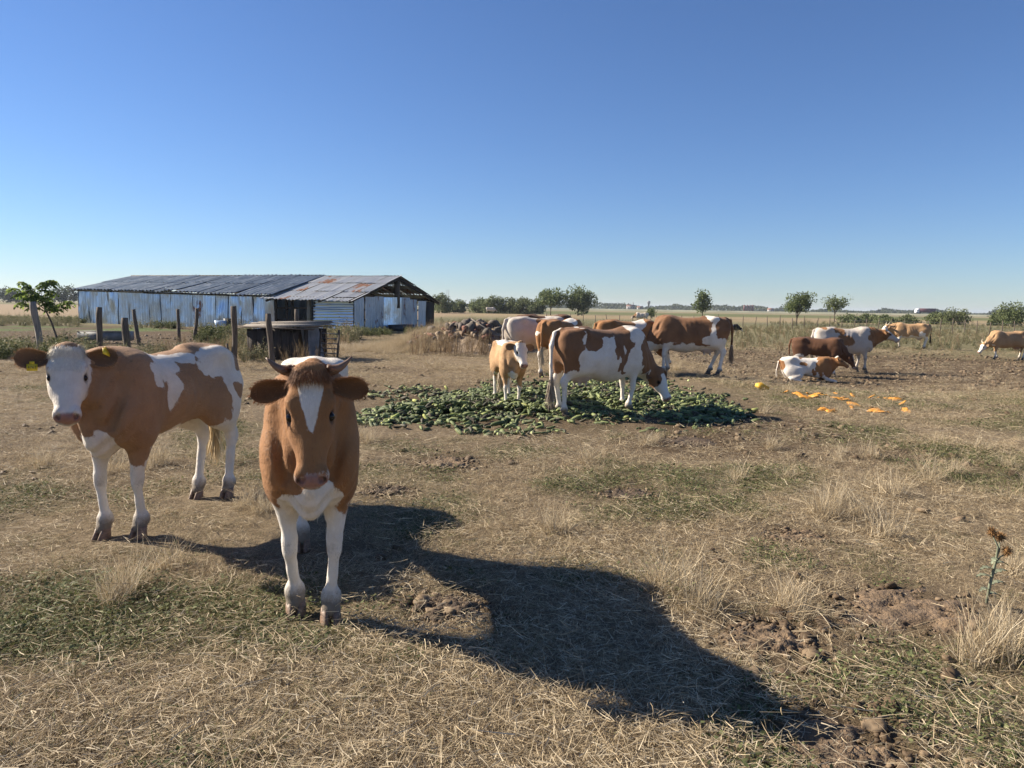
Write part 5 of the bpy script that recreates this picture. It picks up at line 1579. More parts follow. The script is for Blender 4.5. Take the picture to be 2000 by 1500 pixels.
# --- right hand group, on slightly lower ground
ZR = -0.25
c0 = G(1676, 729, ZR)
COW_G = cattle('pale grey cow with brown neck and white face standing with raised head', c0 + Vector((-0.38, 0.25, 0)), R(-4), 1.36, 'grey',
    dict(base=0.0, patches=[(1, (-0.25, -0.2, 1.28), (0.17, 0.25, 0.12)), (1, (-0.62, -0.1, 1.33), (0.12, 0.2, 0.08)), (1, (0.80, 0, 1.12), (0.28, 0.4, 0.26)), (1, (1.05, 0, 1.2), (0.2, 0.4, 0.25)),
        (1, (-0.05, -0.3, 1.0), (0.25, 0.2, 0.2), 0.5)]),
    dict(p=(1.16, -0.03, 1.33), yaw=-14, pitch=34), vox=0.02, face=lambda q: np.where((q[:, 0] > 0.42) | (q[:, 2] > -0.04), 0.0, 1.0), hoofm=HOOFD, group=None,
    feet=dict(fr=(0.06, 0), fl=(-0.08, 0)), dirt=1.3)
c0 = G(1606, 737, ZR)
COW_H = cattle('dark brown cow with white hind legs, head lowered behind the lying calf', c0 + Vector((-0.02, 0.35, 0)), R(-22), 1.10, 'dark',
    dict(base=1.0, legs_hind=0.66, patches=[(0, (-0.60, -0.2, 0.70), (0.14, 0.3, 0.15)), (0, (0, 0, 0.6), (0.5, 0.4, 0.13)), (0, (-0.86, 0, 1.1), (0.04, 0.1, 0.25))]),
    dict(p=(1.08, 0.0, 0.80), yaw=-6, pitch=68), young=True, vox=0.02, face=blaze_face(0.12, 0.9), hoofm=HOOFD, group=None, wide=1.1)
CALF_L = cattle('white calf with red brown head and shoulders lying on the grass', G(1576, 746, ZR) + Vector((0, 0.12, 0)), R(-10), 1.02, 'red',
    dict(base=0.0, patches=[(1, (0.62, 0, 0.6), (0.38, 0.5, 0.6)), (1, (-0.15, -0.3, 0.66), (0.07, 0.2, 0.08)), (1, (0.18, -0.3, 0.35), (0.08, 0.2, 0.1)), (1, (-0.85, 0, 0.5), (0.1, 0.3, 0.2)), (1, (-0.2, 0, 0.86), (0.12, 0.15, 0.06)), (0, (0.62, -0.28, 0.06), (0.3, 0.14, 0.09))]),
    dict(p=(1.00, -0.08, 0.90), yaw=-10, pitch=36), young=True, lying=True, vox=0.018, name='calf', face=lambda q: np.where(q[:, 0] > 0.9, 0.6, 1.0), group=None, hooves=False)
HP = dict(r=0.032, pale=True, path=lambda t: (-0.02 - 0.30*t*t, 0.16 + 0.26*t - 0.10*t*t, -0.05 + 0.16*t))
COW_I = cattle('sandy horned cow standing farthest away beyond the dung', G(1785, 682, ZR) + Vector((-0.05, 0.3, 0)), R(160), 1.30, 'sand',
    dict(base=1.0, legs_front=0.66, legs_hind=0.72, patches=[(0, (-0.45, 0.3, 0.78), (0.16, 0.3, 0.2)), (0, (0.5, 0, 0.7), (0.15, 0.3, 0.14))]),
    dict(p=(1.18, 0.05, 1.26), yaw=20, pitch=42), vox=0.026, face=white_face(0.2), horns=HP, udder=True, hoofm=HOOFD, group=None, tail=dict(pts=[(-0.80, 0, 1.30), (-0.90, 0, 1.25), (-0.945, 0.0, 1.05), (-0.935, 0.01, 0.80), (-0.925, 0.015, 0.58)], tuft=(0.05, 0.03, 0.02)))
COW_J = cattle('sandy horned cow grazing with its head down at the right edge', G(1965, 703, ZR) + Vector((0.15, 0.2, 0)), R(176), 1.16, 'sand',
    dict(base=1.0, white_legs=0.36, patches=[(0, (0.72, 0.1, 0.72), (0.1, 0.1, 0.12))]),
    dict(p=(1.13, 0.05, 0.78), yaw=6, pitch=60), vox=0.022, face=white_face(0.18), horns=HP, udder=True, hoofm=HOOFD, group=None, feet=dict(fl=(0.08, 0), fr=(-0.18, 0)))
# --- tiny far ones
for lab, p, yw, hd_, H_, ct in (
    ('tiny white cow far off in front of the willow hedge', at(956, 150, 0), 0, 'grey', 1.35, dict(base=0.0, patches=[])),
    ('tiny white cow in the far field left of the small round tree', at(1250, 95, -0.25), 170, 'grey', 1.3, dict(base=0.0, patches=[(1, (0.9, 0, 1), (0.3, 0.4, 0.4))])),
    ('black and white calf half hidden in weeds right of the large brown cow', at(1426, 52, -0.25), 10, 'black', 0.85, dict(base=1.0, patches=[(0, (-0.2, 0, 1.2), (0.35, 0.4, 0.4))]))):
    if hd_ == 'black' and 'black' not in HIDE: HIDE['black'] = hide_mat('hide_black', (0.02, 0.018, 0.016))
    cattle(lab, p, R(yw), H_, hd_, ct, dict(p=(1.15, 0.0, 0.95), yaw=0, pitch=55), vox=0.045, face=white_face(0.3), hair=False, group=None, name='calf' if hd_ == 'black' else 'cow', young=hd_ == 'black', hooves=False)

# --- hair: poll tufts, ear fringes, short coat on the two near animals
def poll_tuft(C, n, colf, lo=-0.10, hi=0.14, ln=(0.03, 0.07), wid=0.0022, half=0.17):
    V, hq = C['V'], C['hq']
    sel = np.where(C['isH'] & (hq[:, 0] > lo) & (hq[:, 0] < hi) & (np.abs(hq[:, 1]) < half) & (hq[:, 2] > -0.16))[0]
    i = rng.choice(sel, n)
    b = V[i] + rng.normal(size=(n, 3)) * 0.004
    AX, LY, NZ = C['AX'], C['LY'], C['NZ']
    d = AX[None] * (0.55 + 0.4 * rng.random((n, 1))) + NZ[None] * (0.16 + 0.25 * rng.random((n, 1))) + LY[None] * (hq[i, 1:2] * 2.2 + rng.normal(size=(n, 1)) * 0.22)
    up = hq[i, 0] < 0.0
    d[up] += -AX * 0.55
    strands('forelock', b, d, ln[0] + (ln[1] - ln[0]) * rng.random(n), np.full(n, wid), colf(n, hq[i]), C['root'], 0.35, 3, normals=C['N'][i])
def ear_fringe(C, n, col):
    B, D = [], []
    for ev, ns, nm, out, sgn in C['ears']:
        out = out / np.linalg.norm(out)
        g = ev[:ns*nm].reshape(ns, nm, 3) * C['S']
        cen = g[:, nm // 2]
        for _ in range(n):
            i = rng.integers(2, ns); j = rng.choice([0, nm - 1]) if rng.random() < 0.8 else rng.integers(0, nm)
            if i == ns - 1 and rng.random() < 0.8: j = rng.integers(0, nm)
            B.append(g[i, j] + rng.normal(size=3) * 0.003)
            o = g[i, j] - cen[i]; o = o / (np.linalg.norm(o) + 1e-6)
            D.append(o * 0.5 + out * 1.1 + rng.normal(size=3) * 0.18)
    B, D = np.array(B), np.array(D)
    strands('ear_fringe', B, D, 0.006 + 0.011 * rng.random(len(B)), np.full(len(B), 0.0007), np.array(col) * (0.6 + 0.8 * rng.random((len(B), 1))), C['root'], 0.4, 2)
def tuft_cols(n, hq):
    c = np.tile((0.22, 0.094, 0.034), (n, 1)) * (0.6 + 0.9 * rng.random((n, 1)))
    return c
poll_tuft(STEER, 4200, tuft_cols, -0.10, 0.08, (0.02, 0.065), 0.0011, half=0.15)
poll_tuft(CALF, 2600, lambda n, q: np.tile((0.84, 0.78, 0.66), (n, 1)) * (0.8 + 0.35 * rng.random((n, 1))), -0.16, 0.12, (0.012, 0.036), 0.0010, half=0.20)
poll_tuft(CALF, 1400, lambda n, q: np.tile((0.84, 0.78, 0.66), (n, 1)) * (0.8 + 0.35 * rng.random((n, 1))), 0.05, 0.34, (0.010, 0.022), 0.0009, half=0.17)
ear_fringe(STEER, 900, (0.30, 0.14, 0.055))
ear_fringe(CALF, 900, (0.42, 0.23, 0.10))
ear_fringe(CALF_S, 200, (0.35, 0.22, 0.12))

def short_coat(C, n, brown, ln=0.017, wid=0.0008, white=(0.76, 0.70, 0.60)):
    i = rng.choice(np.where((C['pink'] < 0.3) & (C['dark'] < 0.35) & (C['U'][:, 2] > 0.12))[0], n)
    N = C['N'][i].astype(float); U = C['U'][i]
    fl = np.tile((-0.75, 0.0, -0.65), (n, 1))
    fl[U[:, 2] < 0.7] = (-0.2, 0, -1.0)
    h = C['isH'][i]
    fl[h] = C['AX'] * 0.9
    up = h & (C['hq'][i][:, 0] < 0.30); fl[up] = -C['AX'] * 0.7 + C['LY'] * np.sign(C['hq'][i][up, 1:2]) * 0.5
    fl = fl + rng.normal(size=(n, 3)) * 0.25
    fl -= N * (fl * N).sum(1, keepdims=True)
    fl /= np.linalg.norm(fl, axis=1, keepdims=True) + 1e-9
    d = fl + N * (0.10 + 0.14 * rng.random((n, 1)))
    cm = np.clip((C['coat'][i] + (fbm(U * 26, 9) * 0.35) - 0.40) / 0.2, 0, 1)[:, None]
    var = np.clip(0.80 + 0.3 * rng.random((n, 1)) + 0.30 * fbm(U * 3.2, 8)[:, None] + 0.38 * fbm(U * np.array((11, 46, 17.0)), 13)[:, None], 0.35, 1.7)
    col = (np.array(white) * (1 - cm) * (0.86 + 0.12 * rng.random((n, 1)) + 0.14 * fbm(U * np.array((11, 46, 17.0)), 14)[:, None]) + np.array(brown) * cm * var)
    dm = np.clip((C['dirt'][i] + fbm(U * 14, 6) * 0.35 - 0.30) / 0.5, 0, 0.85)[:, None]
    col = col * (1 - dm) + np.array((0.12, 0.085, 0.05)) * dm
    L_ = ln * (0.6 + 0.8 * rng.random(n)) * np.where(h | (U[:, 2] < 0.6), 0.62, 1.0)
    strands('short_coat', C['V'][i] - N * 0.001, d, L_, np.full(n, wid), col, C['root'], 0.10, 1, normals=N)
short_coat(STEER, 100000, (0.30, 0.147, 0.058))
short_coat(CALF, 90000, (0.315, 0.186, 0.10))
short_coat(CALF_S, 16000, (0.48, 0.26, 0.11), 0.02, 0.0016)

# ear tags of the white-faced animal
for k, (ev, ns, nm, out, sgn) in enumerate(CALF['ears']):
    g = ev[:ns*nm].reshape(ns, nm, 3) * CALF['S']
    o = Vector(out / np.linalg.norm(out)); nzv = Vector(CALF['NZ']); 
    low = Vector(g[7, 0]) if g[7, 0][2] < g[7, -1][2] else Vector(g[7, -1])
    c = Vector(g[8, nm // 2]) * 0.12 + low * 0.88 + nzv * 0.012 - Vector((0, 0, 0.008))
    if k == 0: c = Vector(g[9, nm // 2]) * 0.6 + Vector(g[9, 0]) * 0.4 + nzv * 0.02
    Z = (nzv + Vector(CALF['AX']) * 0.4).normalized() if k else (nzv * 0.55 + o * 0.75).normalized()
    X = (o - Z * o.dot(Z)).normalized() * sgn
    Mx = Matrix((X, Z.cross(X), Z)).transposed().to_4x4(); Mx.translation = c
    t = MB().box((0, 0, 0), (0.056, 0.042, 0.003)).box((0, 0.028, 0), (0.026, 0.018, 0.003)).build('ear_tag', M_TAG, CALF['root'])
    t.matrix_local = Mx
    if k:
        cu = bpy.data.curves.new('tag_number', 'FONT'); cu.body = '4763'; cu.size = 0.023; cu.align_x = 'CENTER'; cu.align_y = 'CENTER'
        tmp = bpy.data.objects.new('tmp', cu); COL.objects.link(tmp)
        bpy.context.view_layer.update()
        tm = bpy.data.meshes.new_from_object(tmp.evaluated_get(bpy.context.evaluated_depsgraph_get()))
        bpy.data.objects.remove(tmp)
        link('tag_number', tm, M_TAGINK, t, loc=(0, 0, 0.0022))

# ------------------------------------------------------------------ cucumber heap
def cuke_geo(kind, seed):
    r_ = np.random.default_rng(seed)
    L, rd, bend = 0.13 + 0.08 * r_.random(), 0.024 + 0.009 * r_.random(), 0.03 * r_.normal()
    prof = [(0.0, 0.25), (0.08, 0.75), (0.3, 1.0), (0.65, 1.02), (0.92, 0.75), (1.0, 0.25)]
    if kind == 'half': prof = [(0.0, 0.25), (0.1, 0.75), (0.3, 1.0), (0.52, 1.02), (0.55, 0.98)]
    V, C = [], []
    n = 7
    dark, lite = np.array((0.028, 0.045, 0.015)), np.array((0.12, 0.15, 0.042))
    if kind == 'yellow': dark, lite = np.array((0.16, 0.20, 0.045)), np.array((0.42, 0.42, 0.12))
    if kind == 'pale': dark, lite = np.array((0.085, 0.115, 0.035)), np.array((0.30, 0.33, 0.12))
    if kind == 'rotten': dark, lite = np.array((0.020, 0.016, 0.010)), np.array((0.07, 0.055, 0.03))
    for t, q in prof:
        for k in range(n):
            a = 2 * math.pi * k / n
            V.append((L * (t - 0.5), math.cos(a) * rd * q + bend * (4 * t * (1 - t)), math.sin(a) * rd * q + rd * 0.8))
            C.append(dark + (lite - dark) * np.clip(0.25 + 0.5 * (t - 0.3) + 0.3 * r_.normal(), 0, 1))
    m = len(prof)
    F = [(i*n+k, (i+1)*n+k, (i+1)*n+(k+1) % n, i*n+(k+1) % n) for i in range(m-1) for k in range(n)]
    V.append((L * (prof[0][0] - 0.5) - 0.004, 0, rd * 0.8)); V.append((L * (prof[-1][0] - 0.5) + 0.004, bend if kind == 'half' else 0, rd * 0.8))
    fl = np.array((0.45, 0.50, 0.22))
    C += [dark, fl if kind == 'half' else lite]
    if kind == 'half':
        for k in range(n): C[(m-1)*n+k] = fl
    T = [(m*n, k, (k+1) % n) for k in range(n)] + [(m*n+1, (m-1)*n+(k+1) % n, (m-1)*n+k) for k in range(n)]
    return np.array(V), np.array(T), np.array(F), np.array(C)
def cuke_mat():
    t = NT('cucumber_skin')
    c = t.attr('col', out='Color')
    n_ = t.noise(t.coord(), 60, 4, 0.6)
    c = t.mix(t.ramp(n_, [(0.4, 0.0), (0.7, 0.3)]), c, (0.22, 0.23, 0.14))
    t.out(c, 0.62); t.bsdf.inputs['Specular IOR Level'].default_value = 0.25; t.bump(n_, 0.4, 0.006)
    return t.m
M_CUKE = cuke_mat()
KINDS = ['dark'] * 5 + ['pale'] * 4 + ['yellow'] * 2 + ['half'] * 4 + ['rotten'] * 3
GEO = [cuke_geo(k, 40 + i) for i, k in enumerate(KINDS)]
CM = [mesh_np('cucumber', g[0], [g[1], g[2]], True, cols=dict(col=g[3])) for g in GEO]
for m_ in CM: m_.materials.append(M_CUKE)
PX = np.array(CUKE_POLY)
N = 38000
xx = PX[:, 0].min() + (PX[:, 0].max() - PX[:, 0].min()) * rng.random(N); yy = PX[:, 1].min() + (PX[:, 1].max() - PX[:, 1].min()) * rng.random(N)
ins = in_poly(xx, yy, CUKE_POLY)
ca, cb = G(1130, 790), G(780, 812)
dens = np.exp(-(((xx - ca.x) / 2.4) ** 2 + ((yy - ca.y) / 2.6) ** 2)) * 1.3 + np.exp(-(((xx - cb.x) / 1.7) ** 2 + ((yy - cb.y) / 0.9) ** 2)) * 1.1 + np.exp(-(((xx - G(1340, 790).x) / 1.5) ** 2 + ((yy - G(1340, 790).y) / 1.8) ** 2)) * 0.9 + 0.05
dens *= 0.25 + 0.85 * sstep(-0.45, 0.30, n2(xx, yy, 0.8, 61))
edge_d = np.min([np.abs((x2 - x1) * (y1 - yy) - (x1 - xx) * (y2 - y1)) / math.hypot(x2 - x1, y2 - y1) for (x1, y1), (x2, y2) in zip(CUKE_POLY, CUKE_POLY[1:] + CUKE_POLY[:1])], 0)
dens *= sstep(-0.1, 1.25, edge_d + 0.55 * n2(xx, yy, 1.1, 62)) * (0.22 + 0.78 * sstep(G(640, 800).x, G(760, 800).x, xx)) * (1 - 0.6 * sstep(G(1340, 790).x, G(1480, 790).x, xx))
keep = ins & (rng.random(N) < np.clip(dens, 0, 1) ** 0.9 * 0.92)
xx, yy, dens = xx[keep], yy[keep], dens[keep]
KW = dict(dark=2.2, pale=1.8, yellow=0.6, half=1.2, rotten=1.2)
kk = rng.choice(len(KINDS), len(xx), p=np.array([KW[k] for k in KINDS]) / sum(KW[k] for k in KINDS))
zz = gh(xx, yy) + np.clip(dens - 0.25, 0, 1) * 0.13 * rng.random(len(xx)) + 0.004
yaw_ = rng.random(len(xx)) * 6.283; pit = rng.normal(size=len(xx)) * 0.30; sc__ = 0.50 + 0.50 * rng.random(len(xx))
order = np.argsort(yy)
LAB = {'dark': 'whole dark green cucumber lying at the near edge of the heap', 'pale': 'lighter green cucumber lying at the near edge of the heap', 'yellow': 'yellowish overripe cucumber lying at the near edge of the heap', 'half': 'broken cucumber with pale flesh at the near edge of the heap', 'rotten': 'rotting blackish cucumber at the near edge of the heap'}
for i in order[:300]:
    o = link('cucumber', CM[kk[i]], None, loc=(xx[i], yy[i], gh([xx[i]], [yy[i]])[0] + 0.012 + 0.02 * rng.random()), rot=(rng.random() * 6, pit[i] * 0.5, yaw_[i]), scale=(sc__[i],) * 3)
    k = KINDS[kk[i]]
    tag(o, LAB[k], 'cucumber', {'dark': 'dark cucumbers at the heap edge', 'pale': 'light green cucumbers at the heap edge', 'yellow': 'yellowish cucumbers at the heap edge', 'half': 'broken cucumbers at the heap edge', 'rotten': 'rotting cucumbers at the heap edge'}[k])
rest = order[300:]
Vs, T3, Q4, Cs, n0 = [], [], [], [], 0
for v in range(len(KINDS)):
    ii = rest[kk[rest] == v]
    if not len(ii): continue
    gV, gT, gF, gC = GEO[v]
    c, s = np.cos(yaw_[ii]), np.sin(yaw_[ii]); cp, sp = np.cos(pit[ii]), np.sin(pit[ii])
    B = gV[None] * sc__[ii][:, None, None]
    x1 = B[..., 0] * cp[:, None] - B[..., 2] * sp[:, None]; z1 = B[..., 0] * sp[:, None] + B[..., 2] * cp[:, None]
    X = x1 * c[:, None] - B[..., 1] * s[:, None] + xx[ii][:, None]; Y = x1 * s[:, None] + B[..., 1] * c[:, None] + yy[ii][:, None]; Z = z1 + zz[ii][:, None]
    m = len(gV)
    Vs.append(np.stack([X, Y, Z], -1).reshape(-1, 3))
    off = (np.arange(len(ii)) * m)[:, None, None] + n0
    T3.append((gT[None] + off).reshape(-1, 3)); Q4.append((gF[None] + off).reshape(-1, 4))
    br = 0.7 + 0.6 * rng.random((len(ii), 1, 1))
    Cs.append((gC[None] * br).reshape(-1, 3)); n0 += m * len(ii)
tag(link('cucumber_heap', mesh_np('cucumber_heap', np.concatenate(Vs), [np.concatenate(T3), np.concatenate(Q4)], True, cols=dict(col=np.concatenate(Cs))), M_CUKE), 'wide flat heap of discarded green cucumbers under the cows', 'cucumbers', kind='stuff')

# ------------------------------------------------------------------ pumpkin pieces
M_PUMP = simple_mat('pumpkin_flesh', (0.62, 0.27, 0.035), 0.55, 0.35, 14, 0.5, 40, 0.01)
M_PUMPY = simple_mat('pumpkin_yellow', (0.70, 0.40, 0.04), 0.55, 0.3, 14, 0.5, 40, 0.01)
def chunk(seed, thick=0.035):
    """broken piece of rind: a curved shell with a ragged outline"""
    r_ = np.random.default_rng(seed)
    nr, na = 4, 13
    V, F = [], []
    for lay in (0, 1):
        for i in range(nr + 1):
            for k in range(na):
                a = 2 * math.pi * k / na
                rr = (i / nr) * (0.10 + 0.035 * math.sin(2 * a + seed) + 0.02 * r_.normal() * (i == nr))
                z = 0.05 - 2.6 * rr * rr + (0 if lay else -thick * (1 - 0.3 * i / nr)) + 0.006 * r_.normal()
                V.append((rr * math.cos(a) * 1.25, rr * math.sin(a), z))
    m = (nr + 1) * na
    for i in range(nr):
        for k in range(na):
            q = (i*na+k, (i+1)*na+k, (i+1)*na+(k+1) % na, i*na+(k+1) % na)
            F.append(q); F.append(tuple(m + j for j in q[::-1]))
    for k in range(na):
        F.append((nr*na+k, m+nr*na+k, m+nr*na+(k+1) % na, nr*na+(k+1) % na))
    return mesh_np('pumpkin_piece', V, np.array(F), False)
PM = [chunk(s_) for s_ in range(6)]
for m_ in PM: m_.materials.append(M_PUMP)
PMY = chunk(9, 0.06); PMY.materials.append(M_PUMPY)
def zat(x, y): return float(gh([x], [y])[0])
def Gg(px, py):
    p = G(px, py)
    for _ in range(4): p = G(px, py, zat(p.x, p.y))
    return p
p = Gg(1491, 762)
tag(link('pumpkin_piece', PMY, None, loc=p + Vector((0, 0, 0.06)), rot=(R(78), 0, R(10)), scale=(0.85, 0.85, 0.85)), 'upright yellow pumpkin chunk at the right edge of the cucumbers', 'pumpkin')
PP = [(1535, 768), (1550, 771), (1562, 774), (1575, 779), (1590, 775), (1597, 772), (1578, 771), (1606, 775), (1632, 770), (1638, 781), (1652, 782), (1655, 784), (1645, 779), (1668, 793), (1664, 800), (1702, 799), (1708, 804), (1714, 806), (1728, 808), (1609, 803), (1625, 806), (1700, 779), (1716, 779), (1730, 780), (1745, 781), (1752, 783), (1770, 805), (1760, 791), (1667, 775), (1612, 803)]
for i, (a, b) in enumerate(PP):
    p = Gg(a, b)
    f = 0.32 + 0.42 * rng.random()
    tag(link('pumpkin_piece', PM[i % 6], None, loc=p + Vector((0, 0, 0.02)), rot=(0.3 * rng.normal(), 0.3 * rng.normal(), rng.random() * 6), scale=(f * 1.4, f, f * 0.8)), 'orange piece of broken pumpkin strewn on the grass right of the heap', 'pumpkin', 'strewn orange pumpkin pieces')

# ------------------------------------------------------------------ rubble heap
RUB = empty('rubble_heap', at(925, 26.0)); tag(RUB, 'heap of broken bricks, stones and soil behind the small calf', 'rubble heap')
def mound_h(x, y):
    """local height of the heap"""
    h = 0.86 * np.exp(-((x - 0.05) / 1.3) ** 2 - (y / 1.2) ** 2) + 0.50 * np.exp(-((x + 1.7) / 1.3) ** 2 - ((y - 0.4) / 1.3) ** 2) + 0.3 * np.exp(-((x - 1.1) / 0.7) ** 2 - ((y - 0.2) / 0.9) ** 2)
    return h
gx, gy = np.meshgrid(np.linspace(-4.2, 3.2, 90), np.linspace(-3, 3.2, 76), indexing='ij')
hz = mound_h(gx.ravel(), gy.ravel()); hz = hz + 0.10 * n2(gx, gy, 2.2, 15) * np.clip(hz * 3, 0, 1) - 0.05
m = 76
i, j = np.meshgrid(np.arange(89), np.arange(75), indexing='ij'); i, j = i.ravel(), j.ravel()
M_SOIL = simple_mat('heap_soil', (0.27, 0.20, 0.13), 0.95, 0.5, 3, 0.8, 14, 0.05)
link('soil_mound', mesh_np('soil_mound', np.stack([gx.ravel(), gy.ravel(), hz], 1), np.stack([i*m+j, (i+1)*m+j, (i+1)*m+j+1, i*m+j+1], 1), True), M_SOIL, RUB)
BR = []
for k, c in enumerate(((0.20, 0.095, 0.065), (0.18, 0.115, 0.08), (0.25, 0.19, 0.13), (0.11, 0.09, 0.075))):
    mt = simple_mat('brick_%d' % k, c, 0.9, 0.4, 8, 0.5, 40, 0.01)
    for q in range(2):
        r_ = np.random.default_rng(k * 5 + q)
        l = 0.25 if q == 0 else 0.15
        mb = MB().box((0, 0, 0), (l, 0.12, 0.07))
        mb.V[0] = mb.V[0] + r_.normal(size=(8, 3)) * (0.006 if q == 0 else 0.02)
        me = mb.mesh('brick'); me.materials.append(mt); BR.append(me)
nb = 0
while nb < 260:
    bx_, by_ = rng.normal() * 1.1 + 0.05, -0.9 + 2.1 * rng.random() * (0.8 if rng.random() < 0.8 else 1.2)
    hh_ = float(mound_h(np.array([bx_]), np.array([by_]))[0])
    if hh_ < 0.06 and rng.random() < 0.8: continue
    f = 0.75 + 0.6 * rng.random()
    link('brick', BR[rng.integers(0, 8)], None, RUB, loc=(bx_, by_, hh_ + 0.0 + 0.035 * rng.random()), rot=(rng.normal() * 0.7, rng.normal() * 0.7, rng.random() * 6), scale=(f, f, f * (1 + 0.6 * rng.random())))
    nb += 1
def rock(seed, r0):
    r_ = np.random.default_rng(seed)
    me0 = EYE
    V = np.array([v.co for v in me0.vertices]); V = V * (1 + 0.22 * fbm(V * 1.6 + seed, seed)[:, None]) * np.array((1.2, 1, 0.75)) * r0
    F = [list(p.vertices) for p in me0.polygons]
    return mesh_np('stone', V, [np.array([f for f in F if len(f) == 3]), np.array([f for f in F if len(f) == 4])], False)
M_STONE = simple_mat('grey_stone', (0.12, 0.098, 0.075), 0.9, 0.4, 5, 0.5)
RK = [rock(s_, 0.16) for s_ in range(4)]
for r_ in RK: r_.materials.append(M_STONE)
for k in range(34):
    bx_, by_ = rng.normal() * 0.9 + 0.2, -0.8 + 1.8 * rng.random()
    f = 0.5 + 0.9 * rng.random()
    link('stone', RK[k % 4], None, RUB, loc=(bx_, by_, float(mound_h(np.array([bx_]), np.array([by_]))[0]) + 0.02), rot=(rng.random() * 6, rng.random(), rng.random() * 6), scale=(f, f, f))
POLE = MB().tube([(0, 0, 0.0), (-0.75, 0.1, 0.42), (-1.45, 0.2, 0.86)], [0.028, 0.024, 0.018], 7).build('wooden_pole', M_TIMBG, loc=at(999, 25.3, 0.30))
tag(POLE, 'long thin pole leaning on the right side of the rubble heap', 'pole')
POLE2 = MB().tube([(0, 0, 0.0), (0.5, 0.1, -0.08), (0.9, 0.15, -0.2)], [0.022, 0.02, 0.018], 7).build('wooden_pole', M_TIMBG, loc=at(962, 25.2, 0.62))
tag(POLE2, 'short pale stick lying across the rubble heap', 'pole')
a_ = at(925, 26.0)
q = rng.normal(size=(1000, 2)) * np.array((1.2, 0.9)) + np.array((-2.0, 0.0))
q2 = rng.normal(size=(160, 2)) * np.array((0.9, 0.7)) + np.array((0.2, 0.7))
q = np.concatenate([q, q2]); q = q[(q[:, 0] > -5) & (np.abs(q[:, 1]) < 2.6)]
keep = ~((np.abs(q[:, 0] - 0.2) < 1.1) & (q[:, 1] < 0.3))
q = q[keep]
scatter('mound_grass', TUFT_COL, np.stack([q[:, 0] + a_.x, q[:, 1] + a_.y, np.maximum(mound_h(q[:, 0], q[:, 1]) - 0.05, -0.02)], 1), 0.55 + 0.65 * rng.random(len(q)), ('dry straw coloured grass over the mound left of the rubble', 'grass'), 0.2)

# ------------------------------------------------------------------ dung, thistle, green weeds nearby
M_DUNG = simple_mat('dried_dung', (0.165, 0.112, 0.066), 0.95, 0.55, 9, 0.9, 45, 0.03)
M_DUNGD = simple_mat('dark_dung', (0.075, 0.05, 0.03), 0.9, 0.5, 9, 0.9, 45, 0.03)
DL = ['crumbly brown dung pat in the near right corner', 'flat brown dung pat left of the thistle clearing', 'wide broken dung pat beside the thistle', 'small dark dung pat alone in the open grass', 'dark dung pat just in front of the cucumber heap', 'small dung pat in the grass left of the thistle', 'dark dung pat at the edge of the steer shadow', 'dung pat in the grass right behind the steer', 'low dung pat between the steer and the heap']
for i, (a, b, r0) in enumerate(DUNG_W):
    n = 46
    g = np.linspace(-1, 1, n)
    X, Y = np.meshgrid(g, g, indexing='ij'); X, Y = X.ravel(), Y.ravel()
    rr = np.hypot(X, Y) + 0.38 * n2(X + i * 7, Y, 2.6, 5)
    base_h = (1 - sstep(0.35, 0.95, rr))
    lump = 0.5 + 0.55 * n2(X + i * 9, Y, 4.2, 6, 4)
    Z = base_h * (0.008 + 0.030 * lump + 0.016 * n2(X + i, Y, 11.0, 12, 3)) - 0.02 * (1 - base_h) - 0.022 * base_h * sstep(0.1, 0.5, n2(X - i * 5, Y, 4.3, 8))
    wx, wy = a + X * r0 * 1.25, b + Y * r0
    V = np.stack([X * r0 * 1.25, Y * r0, Z + gh(wx, wy)], 1)
    ii, jj = np.meshgrid(np.arange(n-1), np.arange(n-1), indexing='ij'); ii, jj = ii.ravel(), jj.ravel()
    o = link('dung_pat', mesh_np('dung_pat', V, np.stack([ii*n+jj, (ii+1)*n+jj, (ii+1)*n+jj+1, ii*n+jj+1], 1), True), M_DUNGD if i in (3, 4, 6, 7) else M_DUNG, loc=(a, b, 0))
    tag(o, DL[i], 'dung', 'dung pats in the pasture')
TH = empty('thistle', Gg(1926, 1180)); tag(TH, 'tall grey green thistle with three brown dried heads at the right', 'thistle')
M_THST = simple_mat('thistle_stem', (0.17, 0.185, 0.12), 0.8, 0.3, 20, 0.3)
M_THHD = simple_mat('thistle_head', (0.20, 0.105, 0.035), 0.9, 0.5, 40, 0.6)
sc_ = TH.location.y / FPX
def tpnt(px, py, dy=0.0): return np.array(((px - 1926) * sc_, dy, (1180 - py) * sc_))
mb = MB().tube([tpnt(1926, 1190), tpnt(1930, 1140), tpnt(1938, 1090), tpnt(1940, 1060), tpnt(1928, 1038)], [0.008, 0.008, 0.007, 0.005, 0.004], 7)
mb.tube([tpnt(1938, 1085), tpnt(1944, 1065), tpnt(1946, 1050, 0.02)], [0.005, 0.004, 0.004], 6).tube([tpnt(1938, 1092), tpnt(1947, 1080), tpnt(1953, 1072, -0.02)], [0.005, 0.004, 0.004], 6)
mb.build('stem', M_THST, TH, True)
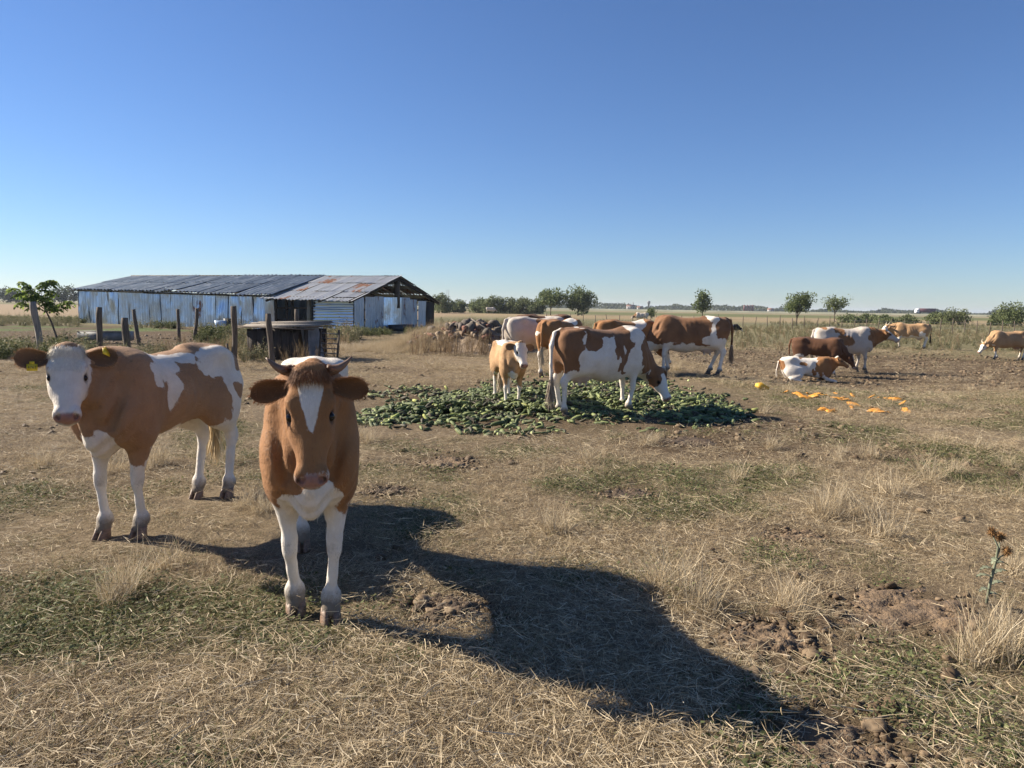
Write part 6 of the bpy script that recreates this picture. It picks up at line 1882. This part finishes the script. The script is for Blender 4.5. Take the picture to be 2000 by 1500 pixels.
for (a, b, dy) in ((1926, 1030, 0), (1947, 1042, 0.02), (1954, 1066, -0.02)):
    c = tpnt(a, b, dy)
    n = 260
    d = rng.normal(size=(n, 3)); d /= np.linalg.norm(d, axis=1, keepdims=True)
    V, F, A = ribbons(np.tile(c, (n, 1)) + d * 0.006, d, 0.018 + 0.014 * rng.random(n), np.full(n, 0.004), 0.1 * rng.random(n), 2, 0.1)
    mb = MB(); mb.add(V, None, F)
    E = np.array([v.co for v in EYE.vertices]) * 0.017 + c
    mb.add(E, [list(p.vertices) for p in EYE.polygons if len(p.vertices) == 3], [list(p.vertices) for p in EYE.polygons if len(p.vertices) == 4])
    mb.build('flower_head', M_THHD, TH, True)
for (a, b, l, s_) in ((1930, 1150, 0.11, -1), (1931, 1140, 0.12, 1), (1934, 1118, 0.13, 1), (1936, 1108, 0.10, -1), (1938, 1095, 0.09, 1), (1934, 1125, 0.11, -1), (1928, 1160, 0.09, 1), (1939, 1085, 0.06, -1)):
    p0 = tpnt(a, b); dirv = np.array((s_ * 0.75, 0.3 * rng.normal(), 0.55)); V, T = [], []
    for k in range(9):
        t = k / 8; w = 0.020 * math.sin(math.pi * (0.12 + 0.85 * t)) * (1.35 if k % 2 else 0.55)
        c = p0 + dirv * l * t + np.array((0, 0, -0.06 * t * t))
        V += [c + (0, -w, 0.004), c + (0, w, 0.004), c + np.array((0.002, 0, -0.003))]
    for k in range(8):
        T += [(3*k, 3*k+3, 3*k+5, 3*k+2), (3*k+2, 3*k+5, 3*k+4, 3*k+1)]
    MB().add(V, None, T).build('leaf', M_THST, TH, True)

# ------------------------------------------------------------------ haze
mb = MB().box((0, 0, 9.0), (9600, 9600, 22.0))
t = NT('haze_air')
t.t.nodes.remove(t.bsdf)
pv = t.n('ShaderNodeVolumePrincipled')
pv.inputs['Color'].default_value = (0.80, 0.88, 1.0, 1)
pv.inputs['Density'].default_value = 0.00016
pv.inputs['Anisotropy'].default_value = 0.2
t.t.links.new(pv.outputs[0], t.t.nodes['Material Output'].inputs['Volume'])
tag(mb.build('haze', t.m), 'thin pale summer haze over the plain', 'haze', kind='stuff')
